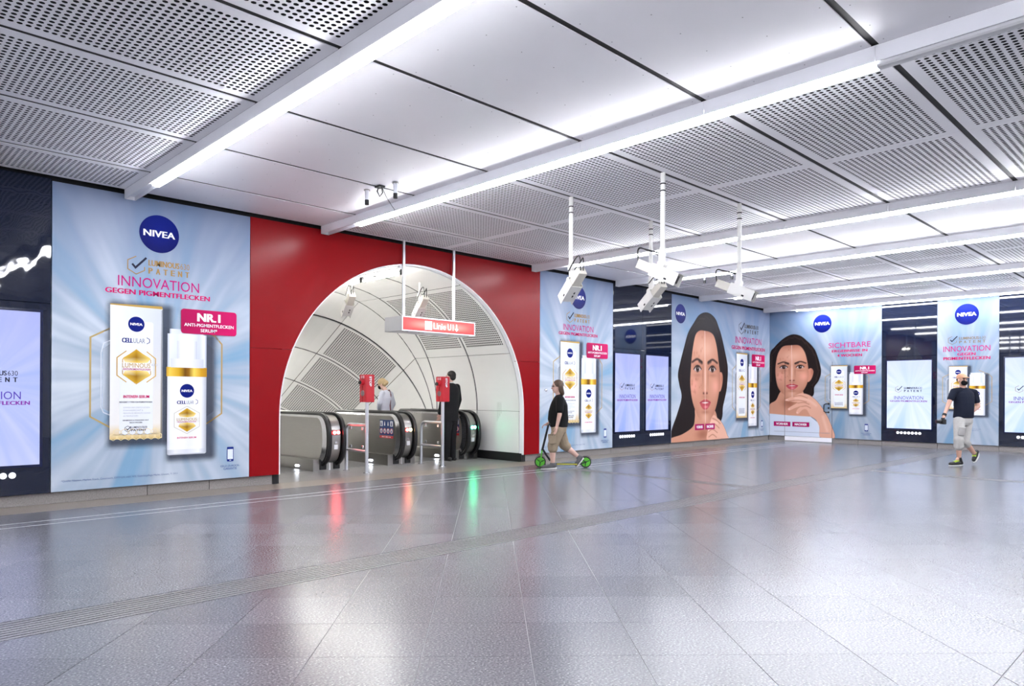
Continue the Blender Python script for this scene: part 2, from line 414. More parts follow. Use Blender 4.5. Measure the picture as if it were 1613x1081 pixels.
# ---- tunnel vault
vault = struct('wall_tunnel')
TH = R(30)
YM = 12.83                                   # mitre between level and sloping vault at axis height
axI = Vector((0, math.cos(TH), -math.sin(TH))); nI = Vector((0, math.sin(TH), math.cos(TH)))
oI = Vector((VX, YM, VZ))
def P_level(s, th, r): return Vector((VX+r*math.cos(th), s, VZ+r*math.sin(th)))
def P_incl(s, th, r): return oI+Vector((r*math.cos(th), 0, 0))+nI*(r*math.sin(th))+axI*s
def P_mitre(th, r): z = r*math.sin(th); return Vector((VX+r*math.cos(th), YM+math.tan(TH/2)*z, VZ+z))
def P_wedge(s, th, r): return P_level(12.69, th, r).lerp(P_mitre(th, r), s)
def P_wedge2(s, th, r): return P_mitre(th, r).lerp(P_incl(.21, th, r), s)
def curved(pf, s0, s1, t0, t1, name='vault_panel', m=M_vault, n=10, g=.006, dr=0.0):
    """solid curved panel with a return edge"""
    mb = MB(); rr = VR-.03-dr; gt = g/VR; a = [t0+gt+(t1-t0-2*gt)*k/n for k in range(n+1)]
    A = [pf(s0, t, rr) for t in a]; B = [pf(s1, t, rr) for t in a]; A2 = [pf(s0, t, rr+.02) for t in a]; B2 = [pf(s1, t, rr+.02) for t in a]
    k = n+1; v = A+B+A2+B2; f = []
    for i in range(n): f += [(i, i+1, k+i+1, k+i), (i, 2*k+i, 2*k+i+1, i+1), (k+i, k+i+1, 3*k+i+1, 3*k+i)]
    f += [(0, k, 3*k, 2*k), (n, 2*k+n, 3*k+n, k+n)]
    mb.add(v, f, 0, False); return mb.build(name, m, vault, recalc=False)
def perf_cells(mb, us, vs, fn, hr, sides, depth):
    """grid of cells with a punched hole each; fn(u, v, d) -> point; us/vs cell borders"""
    nu, nv = len(us), len(vs); base = len(mb.v); idx = {}
    def corner(i, j):
        if (i, j) not in idx: idx[(i, j)] = len(mb.v); mb.v.append(tuple(fn(us[i], vs[j], 0)))
        return idx[(i, j)]
    def F(f): mb.f.append(f); mb.m.append(0); mb.sm.append(False)
    for i in range(nu-1):
        for j in range(nv-1):
            c = [corner(i, j), corner(i+1, j), corner(i+1, j+1), corner(i, j+1)]
            cu, cv = (us[i]+us[i+1])/2, (vs[j]+vs[j+1])/2; off = len(mb.v)
            ph = PI/8 if sides == 8 else PI/4
            for d in (0, depth):
                for k in range(sides):
                    a = ph+2*PI*k/sides; mb.v.append(tuple(fn(cu+hr[0]*math.cos(a), cv+hr[1]*math.sin(a), d)))
            h = lambda k: off+k % sides
            if sides == 8:
                # holes 0: 22.5, 1: 67.5, 2: 112.5 ...
                F((c[1], c[2], h(0), h(7))); F((c[2], c[3], h(2), h(1))); F((c[3], c[0], h(4), h(3))); F((c[0], c[1], h(6), h(5)))
                F((c[2], h(1), h(0))); F((c[3], h(3), h(2))); F((c[0], h(5), h(4))); F((c[1], h(7), h(6)))
            else:
                F((c[1], c[2], h(0), h(3))); F((c[2], c[3], h(1), h(0))); F((c[3], c[0], h(2), h(1))); F((c[0], c[1], h(3), h(2)))
            for k in range(sides): F((h(k), h(k+1), off+sides+(k+1) % sides, off+sides+k))
def perf_vault(pf, s0, s1, t0, t1, g=.006):
    mb = MB(); rr = VR-.03; fn = lambda s, t, d: pf(s, t, rr+d)
    ta, tb = R(31), R(64.5); mg = .07
    ns = int((s1-s0-2*mg)/.05); nt_ = int((tb-ta)*VR/.05)
    us = [s0+mg+(s1-s0-2*mg)*k/ns for k in range(ns+1)]; vs = [ta+(tb-ta)*k/nt_ for k in range(nt_+1)]
    perf_cells(mb, us, vs, fn, (.0235, .0235/VR), 4, .0015)
    def q(sa, sb, ua, ub, n=6):
        for k in range(n):
            p, r = ua+(ub-ua)*k/n, ua+(ub-ua)*(k+1)/n
            mb.add([fn(sa, p, 0), fn(sb, p, 0), fn(sb, r, 0), fn(sa, r, 0)], [(0,1,2,3)])
    gt = g/VR
    q(s0, s0+mg, t0+gt, t1-gt, 12); q(s1-mg, s1, t0+gt, t1-gt, 12); q(s0+mg, s1-mg, t0+gt, ta, 3); q(s0+mg, s1-mg, tb, t1-gt, 3)
    # turned-in edge
    for s in (s0, s1):
        for k in range(12):
            p, r = t0+gt+(t1-t0-2*gt)*k/12, t0+gt+(t1-t0-2*gt)*(k+1)/12
            mb.add([fn(s, p, 0), fn(s, r, 0), fn(s, r, .02), fn(s, p, .02)], [(0,1,2,3)])
    return mb.build('vault_panel', M_vault, vault, recalc=False)
J1, J2 = R(26.8), R(67.2)
# outer shell behind the panels (dark void)
def shell(pf, s0, s1):
    mb = MB(); rr = VR+.10; a = [R(-8)+R(196)*k/40 for k in range(41)]
    mb.add([pf(s0, t, rr) for t in a]+[pf(s1, t, rr) for t in a], [(k, k+1, 41+k+1, 41+k) for k in range(40)])
    return mb.build('vault_shell', M_dark, vault, recalc=False)
shell(P_level, 10.06, 12.7); shell(P_wedge, -.2, 1); shell(P_wedge2, 0, 1); shell(P_incl, .2, 16)
rings_l = [(10.055, 11.30), (11.325, 12.665)]
for s0, s1 in rings_l:
    curved(P_level, s0, s1, 0, J1); perf_vault(P_level, s0, s1, J1, J2); curved(P_level, s0, s1, J2, PI-J2, n=8); curved(P_level, s0, s1, PI-J2, PI-J1); curved(P_level, s0, s1, PI-J1, PI)
    for sx in (1, -1):
        xw = VX+sx*(VR-.03)
        MB().box((xw, s0, .17), (xw+sx*.02, s1, VZ)).build('vault_panel', M_vault, vault)
for t0, t1 in ((0, J1), (J1, J2), (J2, PI-J2), (PI-J2, PI-J1), (PI-J1, PI)): curved(P_wedge, .02, .985, t0, t1); curved(P_wedge2, .015, .98, t0, t1)
s = .235
ring_no = 0
pv = None
while s < 14:
    e = s+1.245
    curved(P_incl, s, e, R(-26), J1)
    if pv is None: pv = perf_vault(P_incl, s, e, J1, J2); pv_s = s
    else:
        link('vault_panel', pv.data, vault, tuple(axI*(s-pv_s)))
    curved(P_incl, s, e, J2, PI-J2, n=8); curved(P_incl, s, e, PI-J2, PI-J1); curved(P_incl, s, e, PI-J1, R(206))
    s += 1.268; ring_no += 1
# raised seam profiles between rings
def seam(pf, s, t0=0, t1=PI, w=.016):
    mb = MB(); rr = VR-.034; a = [t0+(t1-t0)*k/48 for k in range(49)]
    mb.add([pf(s-w, t, rr) for t in a]+[pf(s+w, t, rr) for t in a], [(k, k+1, 49+k+1, 49+k) for k in range(48)])
    mb.add([pf(s-w, t, rr) for t in a]+[pf(s-w, t, rr+.03) for t in a], [(k, k+1, 49+k+1, 49+k) for k in range(48)])
    mb.add([pf(s+w, t, rr) for t in a]+[pf(s+w, t, rr+.03) for t in a], [(k, k+1, 49+k+1, 49+k) for k in range(48)])
    mb.build('seam_profile', M_rail, vault, recalc=False)
    m2 = MB(); r2 = rr-.004; m2.add([pf(s-w*.3, t, r2) for t in a]+[pf(s+w*.3, t, r2) for t in a], [(k, k+1, 49+k+1, 49+k) for k in range(48)]); m2.build('seam_bead', M_alu, vault, recalc=False)
seam(P_level, 11.3125); seam(P_level, 12.678); seam(lambda s, t, r: P_mitre(t, r)+Vector((0, s, 0)), 0, w=.015)
for k in range(5): seam(P_incl, .2235+k*1.268, R(-26), R(206), .015)
for sx in (1, -1):
    xw = VX+sx*(VR-.02); MB().box((xw, 9.99, 0), (xw+sx*.06, 12.9, .165)).build('kick_plate', M_black, vault)
    MB().box((xw+sx*.03, 9.98, -.1), (xw+sx*.10, 12.9, VZ+.1)).build('side_backing', M_dark, vault)
# faint scribble on the wall panel right of the escalators
mb = MB(); xw = VX+VR-.036
for k in range(7):
    a0 = k*.9; mb.tube([(xw, 10.62+.10*math.cos(a0+u)*(1-.3*u/3), 1.62+.10*math.sin(a0+u*1.3)+.03*u) for u in [i*.45 for i in range(8)]], .003, 4)
for k in range(4): mb.tube([(xw, 10.58+.03*k, 1.52), (xw, 10.57+.035*k, 1.1-.06*k), (xw, 10.56+.04*k, .95-.05*k)], .0025, 4)
mb.build('scribble', mat('scribble_grey', (.45,.46,.45), .6), vault)
# sloping floor and far end
mb = MB(); mb.add([(4.8, 12.95, -.9), (10.15, 12.95, -.9), (10.15, 26, -8.43), (4.8, 26, -8.43)], [(0,1,2,3)]); mb.build('shaft_floor', M_dark, vault, recalc=False)
c = oI+axI*16
mb = MB(); a = [2*PI*k/40 for k in range(40)]; mb.add([P_incl(16, t, VR+.1) for t in a], [tuple(range(40))]); mb.build('shaft_end', M_whitewall, vault, recalc=False)

# ---- ceiling
ceiling = struct('ceiling')
MB().box((X0, Y0_, 4.35), (XB+.3, 10.1, 4.6)).build('slab', M_dark, ceiling)
def perf_panel_mesh(w, l, nx, ny):
    """sheet w (x) by l (y), origin at its low corner, holes through, edges turned up"""
    mb = MB(); mx, my = .075, .085
    us = [mx+(w-2*mx)*k/nx for k in range(nx+1)]; vs = [my+(l-2*my)*k/ny for k in range(ny+1)]
    perf_cells(mb, us, vs, lambda u, v, d: (u, v, d), (.0195, .0195), 8, .0015)
    for a, b, c, d in ((0, 0, w, my), (0, l-my, w, l), (0, my, mx, l-my), (w-mx, my, w, l-my)):
        mb.add([(a, b, 0), (c, b, 0), (c, d, 0), (a, d, 0)], [(3,2,1,0)])
    for (p, q) in (((0,0), (w,0)), ((w,0), (w,l)), ((w,l), (0,l)), ((0,l), (0,0))):
        mb.add([(*p, 0), (*q, 0), (*q, .008), (*p, .008)], [(0,1,2,3)])
    return mb.mesh('perforated_panel', M_perf)
def plain_panel_mesh(w, l):
    mb = MB(); mb.add([(0,0,0), (w,0,0), (w,l,0), (0,l,0), (0,0,.008), (w,0,.008), (w,l,.008), (0,l,.008)], [(3,2,1,0), (0,1,5,4), (1,2,6,5), (2,3,7,6), (3,0,4,7)])
    for i in range(8):
        for j in range(4):
            x = .06+(w-.12)*i/7+(.09 if j % 2 else -.02)*(0 < i < 7); y = .05+(l-.1)*j/3
            mb.add([(x+.005*math.cos(a*PI/3), y+.005*math.sin(a*PI/3), -.0012) for a in range(6)], [tuple(range(5, -1, -1))], 1)
    return mb.mesh('plain_panel', [M_white, M_screw])
BEAMS = [-1.85, 2.79, 5.56, 10.235, 12.975, 16.54, 20.15]  # first beam is unseen, continues the panel pattern, added to light the left ceiling
BW = .13
jy = [1.885+1.412*k for k in range(-4, 6)]   # joints
ybays = [(a, b) for a, b in zip(jy, jy[1:])]+[(jy[-1], 9.915+.0275)]
strips = [('plain', -4.5, -1.85), ('perf', -1.72, .535), ('perf', .535, 2.79), ('plain', 2.92, 5.56), ('perf', 5.69, 7.963), ('perf', 7.963, 10.235), ('plain', 10.365, 12.975),
          ('perf', 13.105, 14.82), ('perf', 14.82, 16.54), ('perf', 16.67, 18.41), ('perf', 18.41, 20.15), ('plain', 20.28, 20.66)]
for kind, xa, xb in strips:
    cache = {}
    for ya, yb in ybays:
        w = xb-xa-.004; l = yb-ya-.055; key = round(l, 3)
        if key not in cache:
            cache[key] = perf_panel_mesh(w, l, max(3, round((w-.15)/.0525)), max(3, round((l-.17)/.0595))) if kind == 'perf' else plain_panel_mesh(w, l)
        link('perforated_panel' if kind == 'perf' else 'plain_panel', cache[key], ceiling, (xa+.002, ya+.0275, ZC))
for y in jy: MB().box((X0, y-.07, ZC+.0105), (20.66, y+.07, ZC+.04)).build('joint_rail', M_rail, ceiling)
# light channels
ords = ['ceiling light channel beside the camera, left of the nearest perforated panels', 'nearest ceiling light channel, at the left over the first poster', 'ceiling light channel over the left half of the red arch wall', 'ceiling light channel ending above the right edge of the red wall',
        'ceiling light channel ending above the pair of dark glass panels', 'ceiling light channel ending above the wide portrait poster on the left wall', 'farthest ceiling light channel, just in front of the back wall']
M_unlit = mat('unlit_diffuser', (.62,.62,.64), .4)
for bi, bx in enumerate(BEAMS):
    t = thing('light_channel', ords[bi], 'ceiling light', (bx, 0, ZC-.12), 0, 'white linear light channels across the ceiling')
    segs = [(max(a, -4.15), min(b, 9.93)) for a, b in zip([-4.2]+jy[1:], jy[1:]+[9.94])]
    for si, (a, b) in enumerate(segs):
        mb = MB(); e = .001
        mb.box((0, a+e, .0), (.012, b-e, .12)); mb.box((BW-.012, a+e, 0), (BW, b-e, .12)); mb.box((.012, a+e, .045), (BW-.012, b-e, .055))
        if si == len(segs)-1: mb.box((.012, b-.012, 0), (BW-.012, b-e, .045))
        mb.build('channel_segment', M_beam, t)
        if si < len(segs)-1:
            lit = not (bi == 2 and b < 1.95)
            mb = MB(); g = .003
            pr = [(.018, .044), (.018, -.020), (.03, -.032), (.065, -.036), (.10, -.032), (.112, -.020), (.112, .044)]
            mb.prism([(x, z) for x, z in pr], 1, a+g, b-g)
            mb.build('light_strip' if lit else 'dark_light_strip', M_tube if lit else M_unlit, t)
# ---------------------------------------------------------------- prints
_tc = {}
def text_geo(s, bold=0.0, res=3):
    k = (s, bold, res)
    if k in _tc: return _tc[k]
    cu = bpy.data.curves.new('t', 'FONT'); cu.body = s; cu.size = 1; cu.resolution_u = res; cu.offset = bold; cu.fill_mode = 'FRONT'
    ob = bpy.data.objects.new('t', cu); COL.objects.link(ob)
    dg = bpy.context.evaluated_depsgraph_get(); me = bpy.data.meshes.new_from_object(ob.evaluated_get(dg))
    v = [(p.co.x, p.co.y) for p in me.vertices]; f = [tuple(p.vertices) for p in me.polygons]
    bpy.data.objects.remove(ob); bpy.data.curves.remove(cu); bpy.data.meshes.remove(me)
    x0 = min(p[0] for p in v); x1 = max(p[0] for p in v); y0 = min(p[1] for p in v); y1 = max(p[1] for p in v)
    _tc[k] = ([((x-x0)/(x1-x0), (y-y0)/(y1-y0)) for x, y in v], f); return _tc[k]

class Print:
    """flat print on a panel: local u (right), w (up), depth toward the viewer is -y"""
    def __init__(s, T=lambda u, w: (u, w)): s.v = []; s.c = []; s.f = []; s.T = T; s.d = 0
    def put(s, pts, faces, cols, layer):
        b = len(s.v)
        for (u, w) in pts: U, Wv = s.T(u, w); s.v.append((U, -.0012*layer-.001, Wv))
        n = len(pts)
        if not isinstance(cols, list): cols = [cols]*n
        for c in cols:
            q = lin(c[:3]); s.c.append((*q, c[3] if len(c) > 3 else 1.0))
        s.f += [tuple(b+i for i in f) for f in faces]
    def poly(s, pts, col, layer): s.put(pts, [tuple(range(len(pts)))], col, layer)
    def disc(s, u, w, r, col, layer, n=40, ry=None):
        ry = ry or r; s.poly([(u+r*math.cos(2*PI*k/n), w+ry*math.sin(2*PI*k/n)) for k in range(n)], col, layer)
    def grad(s, pts, col0, col1, layer):
        """disc-like vertical gradient quad strip given as (u0,w0,u1,w1)"""
        u0, w0, u1, w1 = pts; s.put([(u0,w0), (u1,w0), (u1,w1), (u0,w1)], [(0,1,2,3)], [col0, col0, col1, col1], layer)
    def hgrad(s, u0, w0, u1, w1, stops, layer, k=1.0):
        pts = []; cols = []
        for t, c in stops: pts += [(u0+(u1-u0)*t, w0), (u0+(u1-u0)*t, w1)]; cols += [c, tuple(min(255, x*k) for x in c[:3])+tuple(c[3:])]
        s.put(pts, [(2*i, 2*i+2, 2*i+3, 2*i+1) for i in range(len(stops)-1)], cols, layer)
    def stroke(s, pts, wd, col, layer, closed=False):
        P = [Vector(p) for p in pts]; n = len(P); out = []; 
        for i in range(n):
            a = P[i-1] if (closed or i) else P[i]; c = P[(i+1) % n] if (closed or i < n-1) else P[i]
            t1 = (P[i]-a); t2 = (c-P[i]); t1 = t1.normalized() if t1.length else t2.normalized(); t2 = t2.normalized() if t2.length else t1
            nn = Vector((-(t1.y+t2.y), t1.x+t2.x)); nn = nn.normalized() if nn.length else Vector((-t1.y, t1.x))
            k = wd/2/max(.4, nn.dot(Vector((-t1.y, t1.x)))); out += [tuple(P[i]+nn*k), tuple(P[i]-nn*k)]
        m = n if closed else n-1
        s.put(out, [(2*i, 2*i+1, (2*i+3) % (2*n), (2*i+2) % (2*n)) for i in range(m)], col, layer)
    def text(s, t, u0, u1, w0, w1, col, layer, bold=0.0, res=3):
        v, f = text_geo(t, .008 if bold else 0.0, res); sh = (w1-w0)*bold*1.35
        for k, dx in enumerate((-sh, -sh*.35, sh*.35, sh) if bold else (0,)):
            s.put([(u0+sh+(u1-u0-2*sh)*a+dx, w0+(w1-w0)*b) for a, b in v], f, col, layer+.04*k)
    def shadow(s, u0, w0, u1, w1, soft, col, al, layer):
        xs = [u0-soft, u0-soft*.6, u0-soft*.25, u0, u1, u1+soft*.25, u1+soft*.6, u1+soft]; ys = [w0-soft, w0-soft*.6, w0-soft*.25, w0, w1, w1+soft*.25, w1+soft*.6, w1+soft]
        fa = [0, .3, .75, 1, 1, .75, .3, 0]
        s.put([(x, y) for y in ys for x in xs], [(j*8+i, j*8+i+1, j*8+i+9, j*8+i+8) for j in range(7) for i in range(7)], [(*col, al*fa[i]*fa[j]) for j in range(8) for i in range(8)], layer)
    def build(s, name, parent, m=None):
        me = bpy.data.meshes.new(name); me.from_pydata(s.v, [], s.f); me.materials.append(m or M_ink)
        at = me.color_attributes.new('ink', 'FLOAT_COLOR', 'POINT'); at.data.foreach_set('color', np.array(s.c, dtype=np.float32).ravel()); me.update()
        return link(name, me, parent)

NAVY = (0, 20, 112); MAG = (206, 10, 98); GOLD = (168, 134, 78); INKD = (40, 42, 60); WHT = (245, 246, 250); PINK = (186, 30, 120)
def hexpts(u, w, rx, ry): return [(u, w+ry), (u+rx, w+ry*.5), (u+rx, w-ry*.5), (u, w-ry), (u-rx, w-ry*.5), (u-rx, w+ry*.5)]
def rrect(u0, w0, u1, w1, r, n=5):
    o = []
    for cx, cy, a0 in ((u1-r, w1-r, 0), (u0+r, w1-r, 90), (u0+r, w0+r, 180), (u1-r, w0+r, 270)):
        o += [(cx+r*math.cos(R(a0+90*k/n)), cy+r*math.sin(R(a0+90*k/n))) for k in range(n+1)]
    return o
def logo(parent, u, w, r, ry=None, layer=3, m=None, name='logo_disc'):
    ry = ry or r; P = Print(); n = 44
    P.put([(u, w)]+[(u+r*math.cos(2*PI*k/n), w+ry*math.sin(2*PI*k/n)) for k in range(n)], [(0, 1+k, 1+(k+1) % n) for k in range(n)], [(0, 22, 122)]+[(0, int(16+8*math.sin(2*PI*k/n)), int(104+16*math.sin(2*PI*k/n))) for k in range(n)], layer)
    P.text('NIVEA', u-r*.80, u+r*.80, w-ry*.17, w+ry*.17, WHT, layer+1, .035); return P.build(name, parent, m)
def patent(parent, hu, hw, hr, tu0, tu1, w0, w1, col=GOLD, layer=2, m=None):
    """hexagon with tick, two lines of text"""
    P = Print(); t = hr*.10
    hx = hexpts(hu, hw, hr*.87, hr); P.stroke([hx[0], hx[5], hx[4], hx[3], hx[2], (hx[2][0], hw-hr*.1)], t, col, layer)
    P.stroke([(hu-hr*.42, hw+.12*hr), (hu-hr*.08, hw-hr*.28), (hu+hr*1.05, hw+hr*.95)], t*2.2, INKD, layer+1)
    h = w1-w0; sp = tu1-tu0
    P.text('LUMINOUS', tu0, tu0+sp*.75, w0+h*.57, w1, col if m is None else INKD, layer, .03); P.text('630', tu0+sp*.77, tu1, w0+h*.57, w1, col if m is None else INKD, layer)
    L = 'PATENT'
    for i, ch in enumerate(L):
        a = tu0+sp*(i*.178); P.text(ch, a, a+sp*.105, w0, w0+h*.42, col if m is None else INKD, layer, .04)
    return P.build('patent_mark', parent, m)
def product(parent, T, detail=True):
    """serum carton, bottle and their hexagon outline; design coordinates of the first poster"""
    P = Print(T)      # outline hexagon behind
    bl = [(.75, 2.05), (.624, 2.006), (.412, 1.885), (.412, .90), (.627, .766), (.75, .72)]; P.stroke(bl, .02, (190, 165, 110), 2)
    P.stroke([(1.62, 2.15), (1.946, 1.986), (2.04, 1.88), (2.04, .915), (1.844, .785), (1.7, .72)], .02, (184, 152, 96), 2)
    P.stroke([(.75, 1.92), (.56, 1.82), (.53, 1.70), (.53, 1.02), (.56, .95), (.75, .86)], .012, (214, 220, 228), 2)
    P.put([(.55, 1.0), (.75, .9), (.75, 1.9), (.55, 1.75)], [(0,1,2,3)], [(225, 233, 242, .45)]*4, 1)
    P.put([(1.75, .82), (1.93, .95), (1.93, 1.80), (1.75, 1.95)], [(0,1,2,3)], [(150, 158, 172, .75), (190, 198, 210, .6), (206, 212, 222, .6), (170, 178, 190, .7)], 1)
    P.build('hexagon_outline', parent)
    P = Print(T)      # carton
    P.shadow(.66, .56, 1.33, 2.30, .10, (70, 76, 92), .75, 2)
    P.put([(.63, .606), (1.257, .604), (1.257, .80), (.63, .80), (1.257, 2.30), (.63, 2.31)], [(0,1,2,3), (3,2,4,5)], [(226, 196, 128), (214, 184, 118), (236, 232, 224), (240, 238, 234), (206, 212, 222), (236, 240, 245)], 3)
    P.put([(.63, 2.31), (1.257, 2.30), (1.248, 2.338), (.63, 2.326)], [(0,1,2,3)], (196, 160, 84), 3)
    P.put([(1.235, .62), (1.257, .604), (1.257, 2.30), (1.235, 2.28)], [(0,1,2,3)], [(150, 140, 120, .6), (130, 130, 130, .7), (140, 148, 160, .7), (200, 204, 212, .2)], 4)
    P.poly(rrect(.74, .66, 1.14, 2.12, .03), (236, 240, 246), 4)
    if detail:
        for i in range(7):
            for j in range(2):
                hx = hexpts(.67+i*.09+(.045 if j else 0), .635+j*.06, .038, .042); P.stroke(hx, .007, (240, 222, 170), 5, True) if hx[1][0] < 1.25 else None
    P.text('CELL', .765, .895, 1.84, 1.90, NAVY, 5, .04); P.text('ULAR', .90, 1.04, 1.84, 1.90, (110, 116, 140), 5)
    P.stroke(hexpts(1.06, 1.875, .035, .04)[:4], .008, NAVY, 5)
    # golden cut gem, upper and lower half
    for sg in (1, -1):
        c0 = 1.535; a = [(.78, c0+sg*.11), (.937, c0+sg*.215), (1.11, c0+sg*.11), (1.07, c0+sg*.055), (.937, c0+sg*.045), (.80, c0+sg*.055)]
        P.put(a+[(.937, c0+sg*.12)], [(6, i, (i+1) % 6) for i in range(6)], [(226, 184, 70), (196, 150, 30), (240, 210, 110), (250, 228, 150), (236, 200, 84), (252, 236, 180), (150, 104, 10)], 6)
    P.stroke([(.775, 1.44), (.775, 1.625), (.937, 1.755), (1.11, 1.625), (1.11, 1.44), (.937, 1.312), (.775, 1.44)], .010, (206, 164, 74), 5)
    P.stroke([(.82, 1.735), (.71, 1.645), (.71, 1.42), (.82, 1.335)], .012, (206, 164, 74), 5); P.stroke([(1.06, 1.735), (1.17, 1.645), (1.17, 1.42), (1.06, 1.335)], .012, (206, 164, 74), 5)
    P.put([(.765, 1.485), (1.12, 1.485), (1.12, 1.585), (.765, 1.585)], [(0,1,2,3)], (246, 244, 240, .92), 7)
    P.text('LUMINOUS', .77, 1.105, 1.522, 1.58, (186, 146, 62), 8); P.text('630', 1.12, 1.19, 1.55, 1.58, (190, 190, 196), 8)
    P.text('ANTI-PIGMENTFLECKEN', .775, 1.105, 1.49, 1.513, PINK, 8, .02, 2)
    P.text('INTENSIV-SERUM', .785, 1.095, 1.130, 1.168, MAG, 5, .03)
    if detail:
        P.text('REDUZIERT 3 TYPEN VON PIGMENTFLECKEN', .74, 1.13, 1.07, 1.088, INKD, 5, .02, 2)
        for k, (t, e) in enumerate((('SONNEN-INDUZIERTE FLECKEN', 1.10), ('SCHWANGERSCHAFT &', 1.02), ('MENOPAUSE BEDINGTE FLECKEN', 1.11), ('ALTERSFLECKEN', .96))): P.text(t, .785, e, 1.0-.036*k, 1.018-.036*k, (176, 180, 188), 5, 0, 2)
        P.text('EBENMÄSSIGE & STRAHLENDE HAUT', .78, 1.09, .838, .856, INKD, 5, .02, 2); P.text('NACH 4 WOCHEN', .86, 1.01, .806, .824, INKD, 5, .02, 2)
        P.text('LUMINOUS630', .88, 1.07, .742, .768, INKD, 5, .01, 2); P.text('PATENT', .88, 1.06, .705, .731, INKD, 5, .04, 2); P.stroke(hexpts(.84, .735, .033, .037), .006, INKD, 5, True); P.stroke([(.822, .74), (.836, .722), (.875, .765)], .009, INKD, 6)
    else: P.poly([(.78, .72), (1.09, .72), (1.09, .86), (.78, .86)], (196, 198, 206, .4), 5)
    P.build('product_carton', parent)
    lg = Print(T); n = 28
    lg.disc(.935, 2.082, .098, (0, 22, 118), 6); lg.text('NIVEA', .862, 1.008, 2.066, 2.098, WHT, 7, .04); lg.build('carton_logo', parent)
    P = Print(T)      # bottle
    P.shadow(1.36, .34, 1.90, 1.96, .10, (70, 76, 92), .75, 2)
    body = ((0, (214, 218, 226)), (.08, (240, 242, 246)), (.3, (250, 250, 252)), (.55, (238, 240, 244)), (.85, (246, 247, 250)), (.96, (196, 200, 208)), (1, (170, 176, 188)))
    clear = ((0, (176, 184, 198)), (.06, (226, 230, 238)), (.25, (216, 222, 232)), (.5, (238, 240, 246)), (.8, (206, 212, 224)), (.94, (232, 236, 242)), (1, (164, 172, 188)))
    P.hgrad(1.317, .44, 1.829, 1.43, body, 4); P.hgrad(1.317, 1.54, 1.829, 1.99, clear, 4, 1.03); P.hgrad(1.345, 1.99, 1.80, 2.055, clear, 4)
    P.hgrad(1.44, 1.58, 1.70, 1.90, ((0, (206, 210, 220)), (.3, (248, 249, 252)), (.8, (236, 238, 244)), (1, (196, 202, 214))), 5)
    P.hgrad(1.36, 1.54, 1.79, 1.66, ((0, (214, 218, 226)), (.4, (250, 250, 252)), (1, (206, 210, 220))), 6)
    P.hgrad(1.305, 1.42, 1.834, 1.545, ((0, (198, 150, 40)), (.08, (246, 208, 86)), (.3, (214, 164, 30)), (.45, (110, 70, 10)), (.55, (150, 100, 14)), (.68, (248, 216, 96)), (.85, (206, 154, 30)), (1, (180, 130, 30))), 5)
    P.hgrad(1.317, .385, 1.829, .44, ((0, (190, 196, 206)), (.2, (236, 238, 242)), (.5, (220, 224, 232)), (.8, (240, 242, 246)), (1, (176, 182, 194))), 4); P.put([(1.34, .37), (1.81, .37), (1.829, .385), (1.317, .385)], [(0,1,2,3)], (200, 204, 212), 4)
    P.disc(1.571, 1.228, .093, (0, 22, 118), 6); P.text('NIVEA', 1.50, 1.642, 1.212, 1.244, WHT, 7, .04)
    P.text('CELL', 1.44, 1.56, 1.05, 1.095, NAVY, 5, .04); P.text('ULAR', 1.565, 1.66, 1.05, 1.095, (110, 116, 140), 5); P.stroke(hexpts(1.685, 1.08, .028, .033)[:4], .006, NAVY, 5)
    for sg in (1, -1):
        c0 = .835; a = [(1.46, c0+sg*.085), (1.572, c0+sg*.16), (1.69, c0+sg*.085), (1.66, c0+sg*.045), (1.572, c0+sg*.035), (1.48, c0+sg*.045)]
        P.put(a+[(1.572, c0+sg*.09)], [(6, i, (i+1) % 6) for i in range(6)], [(226, 184, 70), (206, 160, 30), (240, 210, 110), (250, 228, 150), (236, 200, 84), (252, 236, 180), (140, 92, 10)], 6)
    P.stroke(hexpts(1.572, .835, .165, .185), .008, (206, 200, 186), 5, True); P.put([(1.43, .80), (1.73, .80), (1.73, .865), (1.43, .865)], [(0,1,2,3)], (246, 245, 243, .9), 7)
    P.text('LUMINOUS', 1.44, 1.70, .825, .862, (186, 146, 62), 8); P.text('ANTI-PIGMENTFLECKEN', 1.445, 1.69, .803, .818, PINK, 8, .02, 2); P.text('INTENSIV-SERUM', 1.445, 1.695, .585, .608, MAG, 5, .02, 2)
    P.build('product_bottle', parent)
def badge(parent, u0, w0, u1, w1, small=True):
    P = Print(); pts = rrect(u0, w0, u1, w1, (w1-w0)*.12); P.put(pts, [tuple(range(len(pts)))], [(206, 14, 98) if p[0] > (u0+u1)/2 else (170, 6, 78) for p in pts], 9)
    h = w1-w0; wd = u1-u0; P.text('NR.1', u0+wd*.28, u0+wd*.70, w0+h*.52, w0+h*.86, WHT, 10, .05)
    P.text('ANTI-PIGMENTFLECKEN', u0+wd*.055, u0+wd*.945, w0+h*.30, w0+h*.43, WHT, 10, .015); P.text('SERUM*', u0+wd*.34, u0+wd*.64, w0+h*.09, w0+h*.23, WHT, 10, .015)
    return P.build('badge', parent)
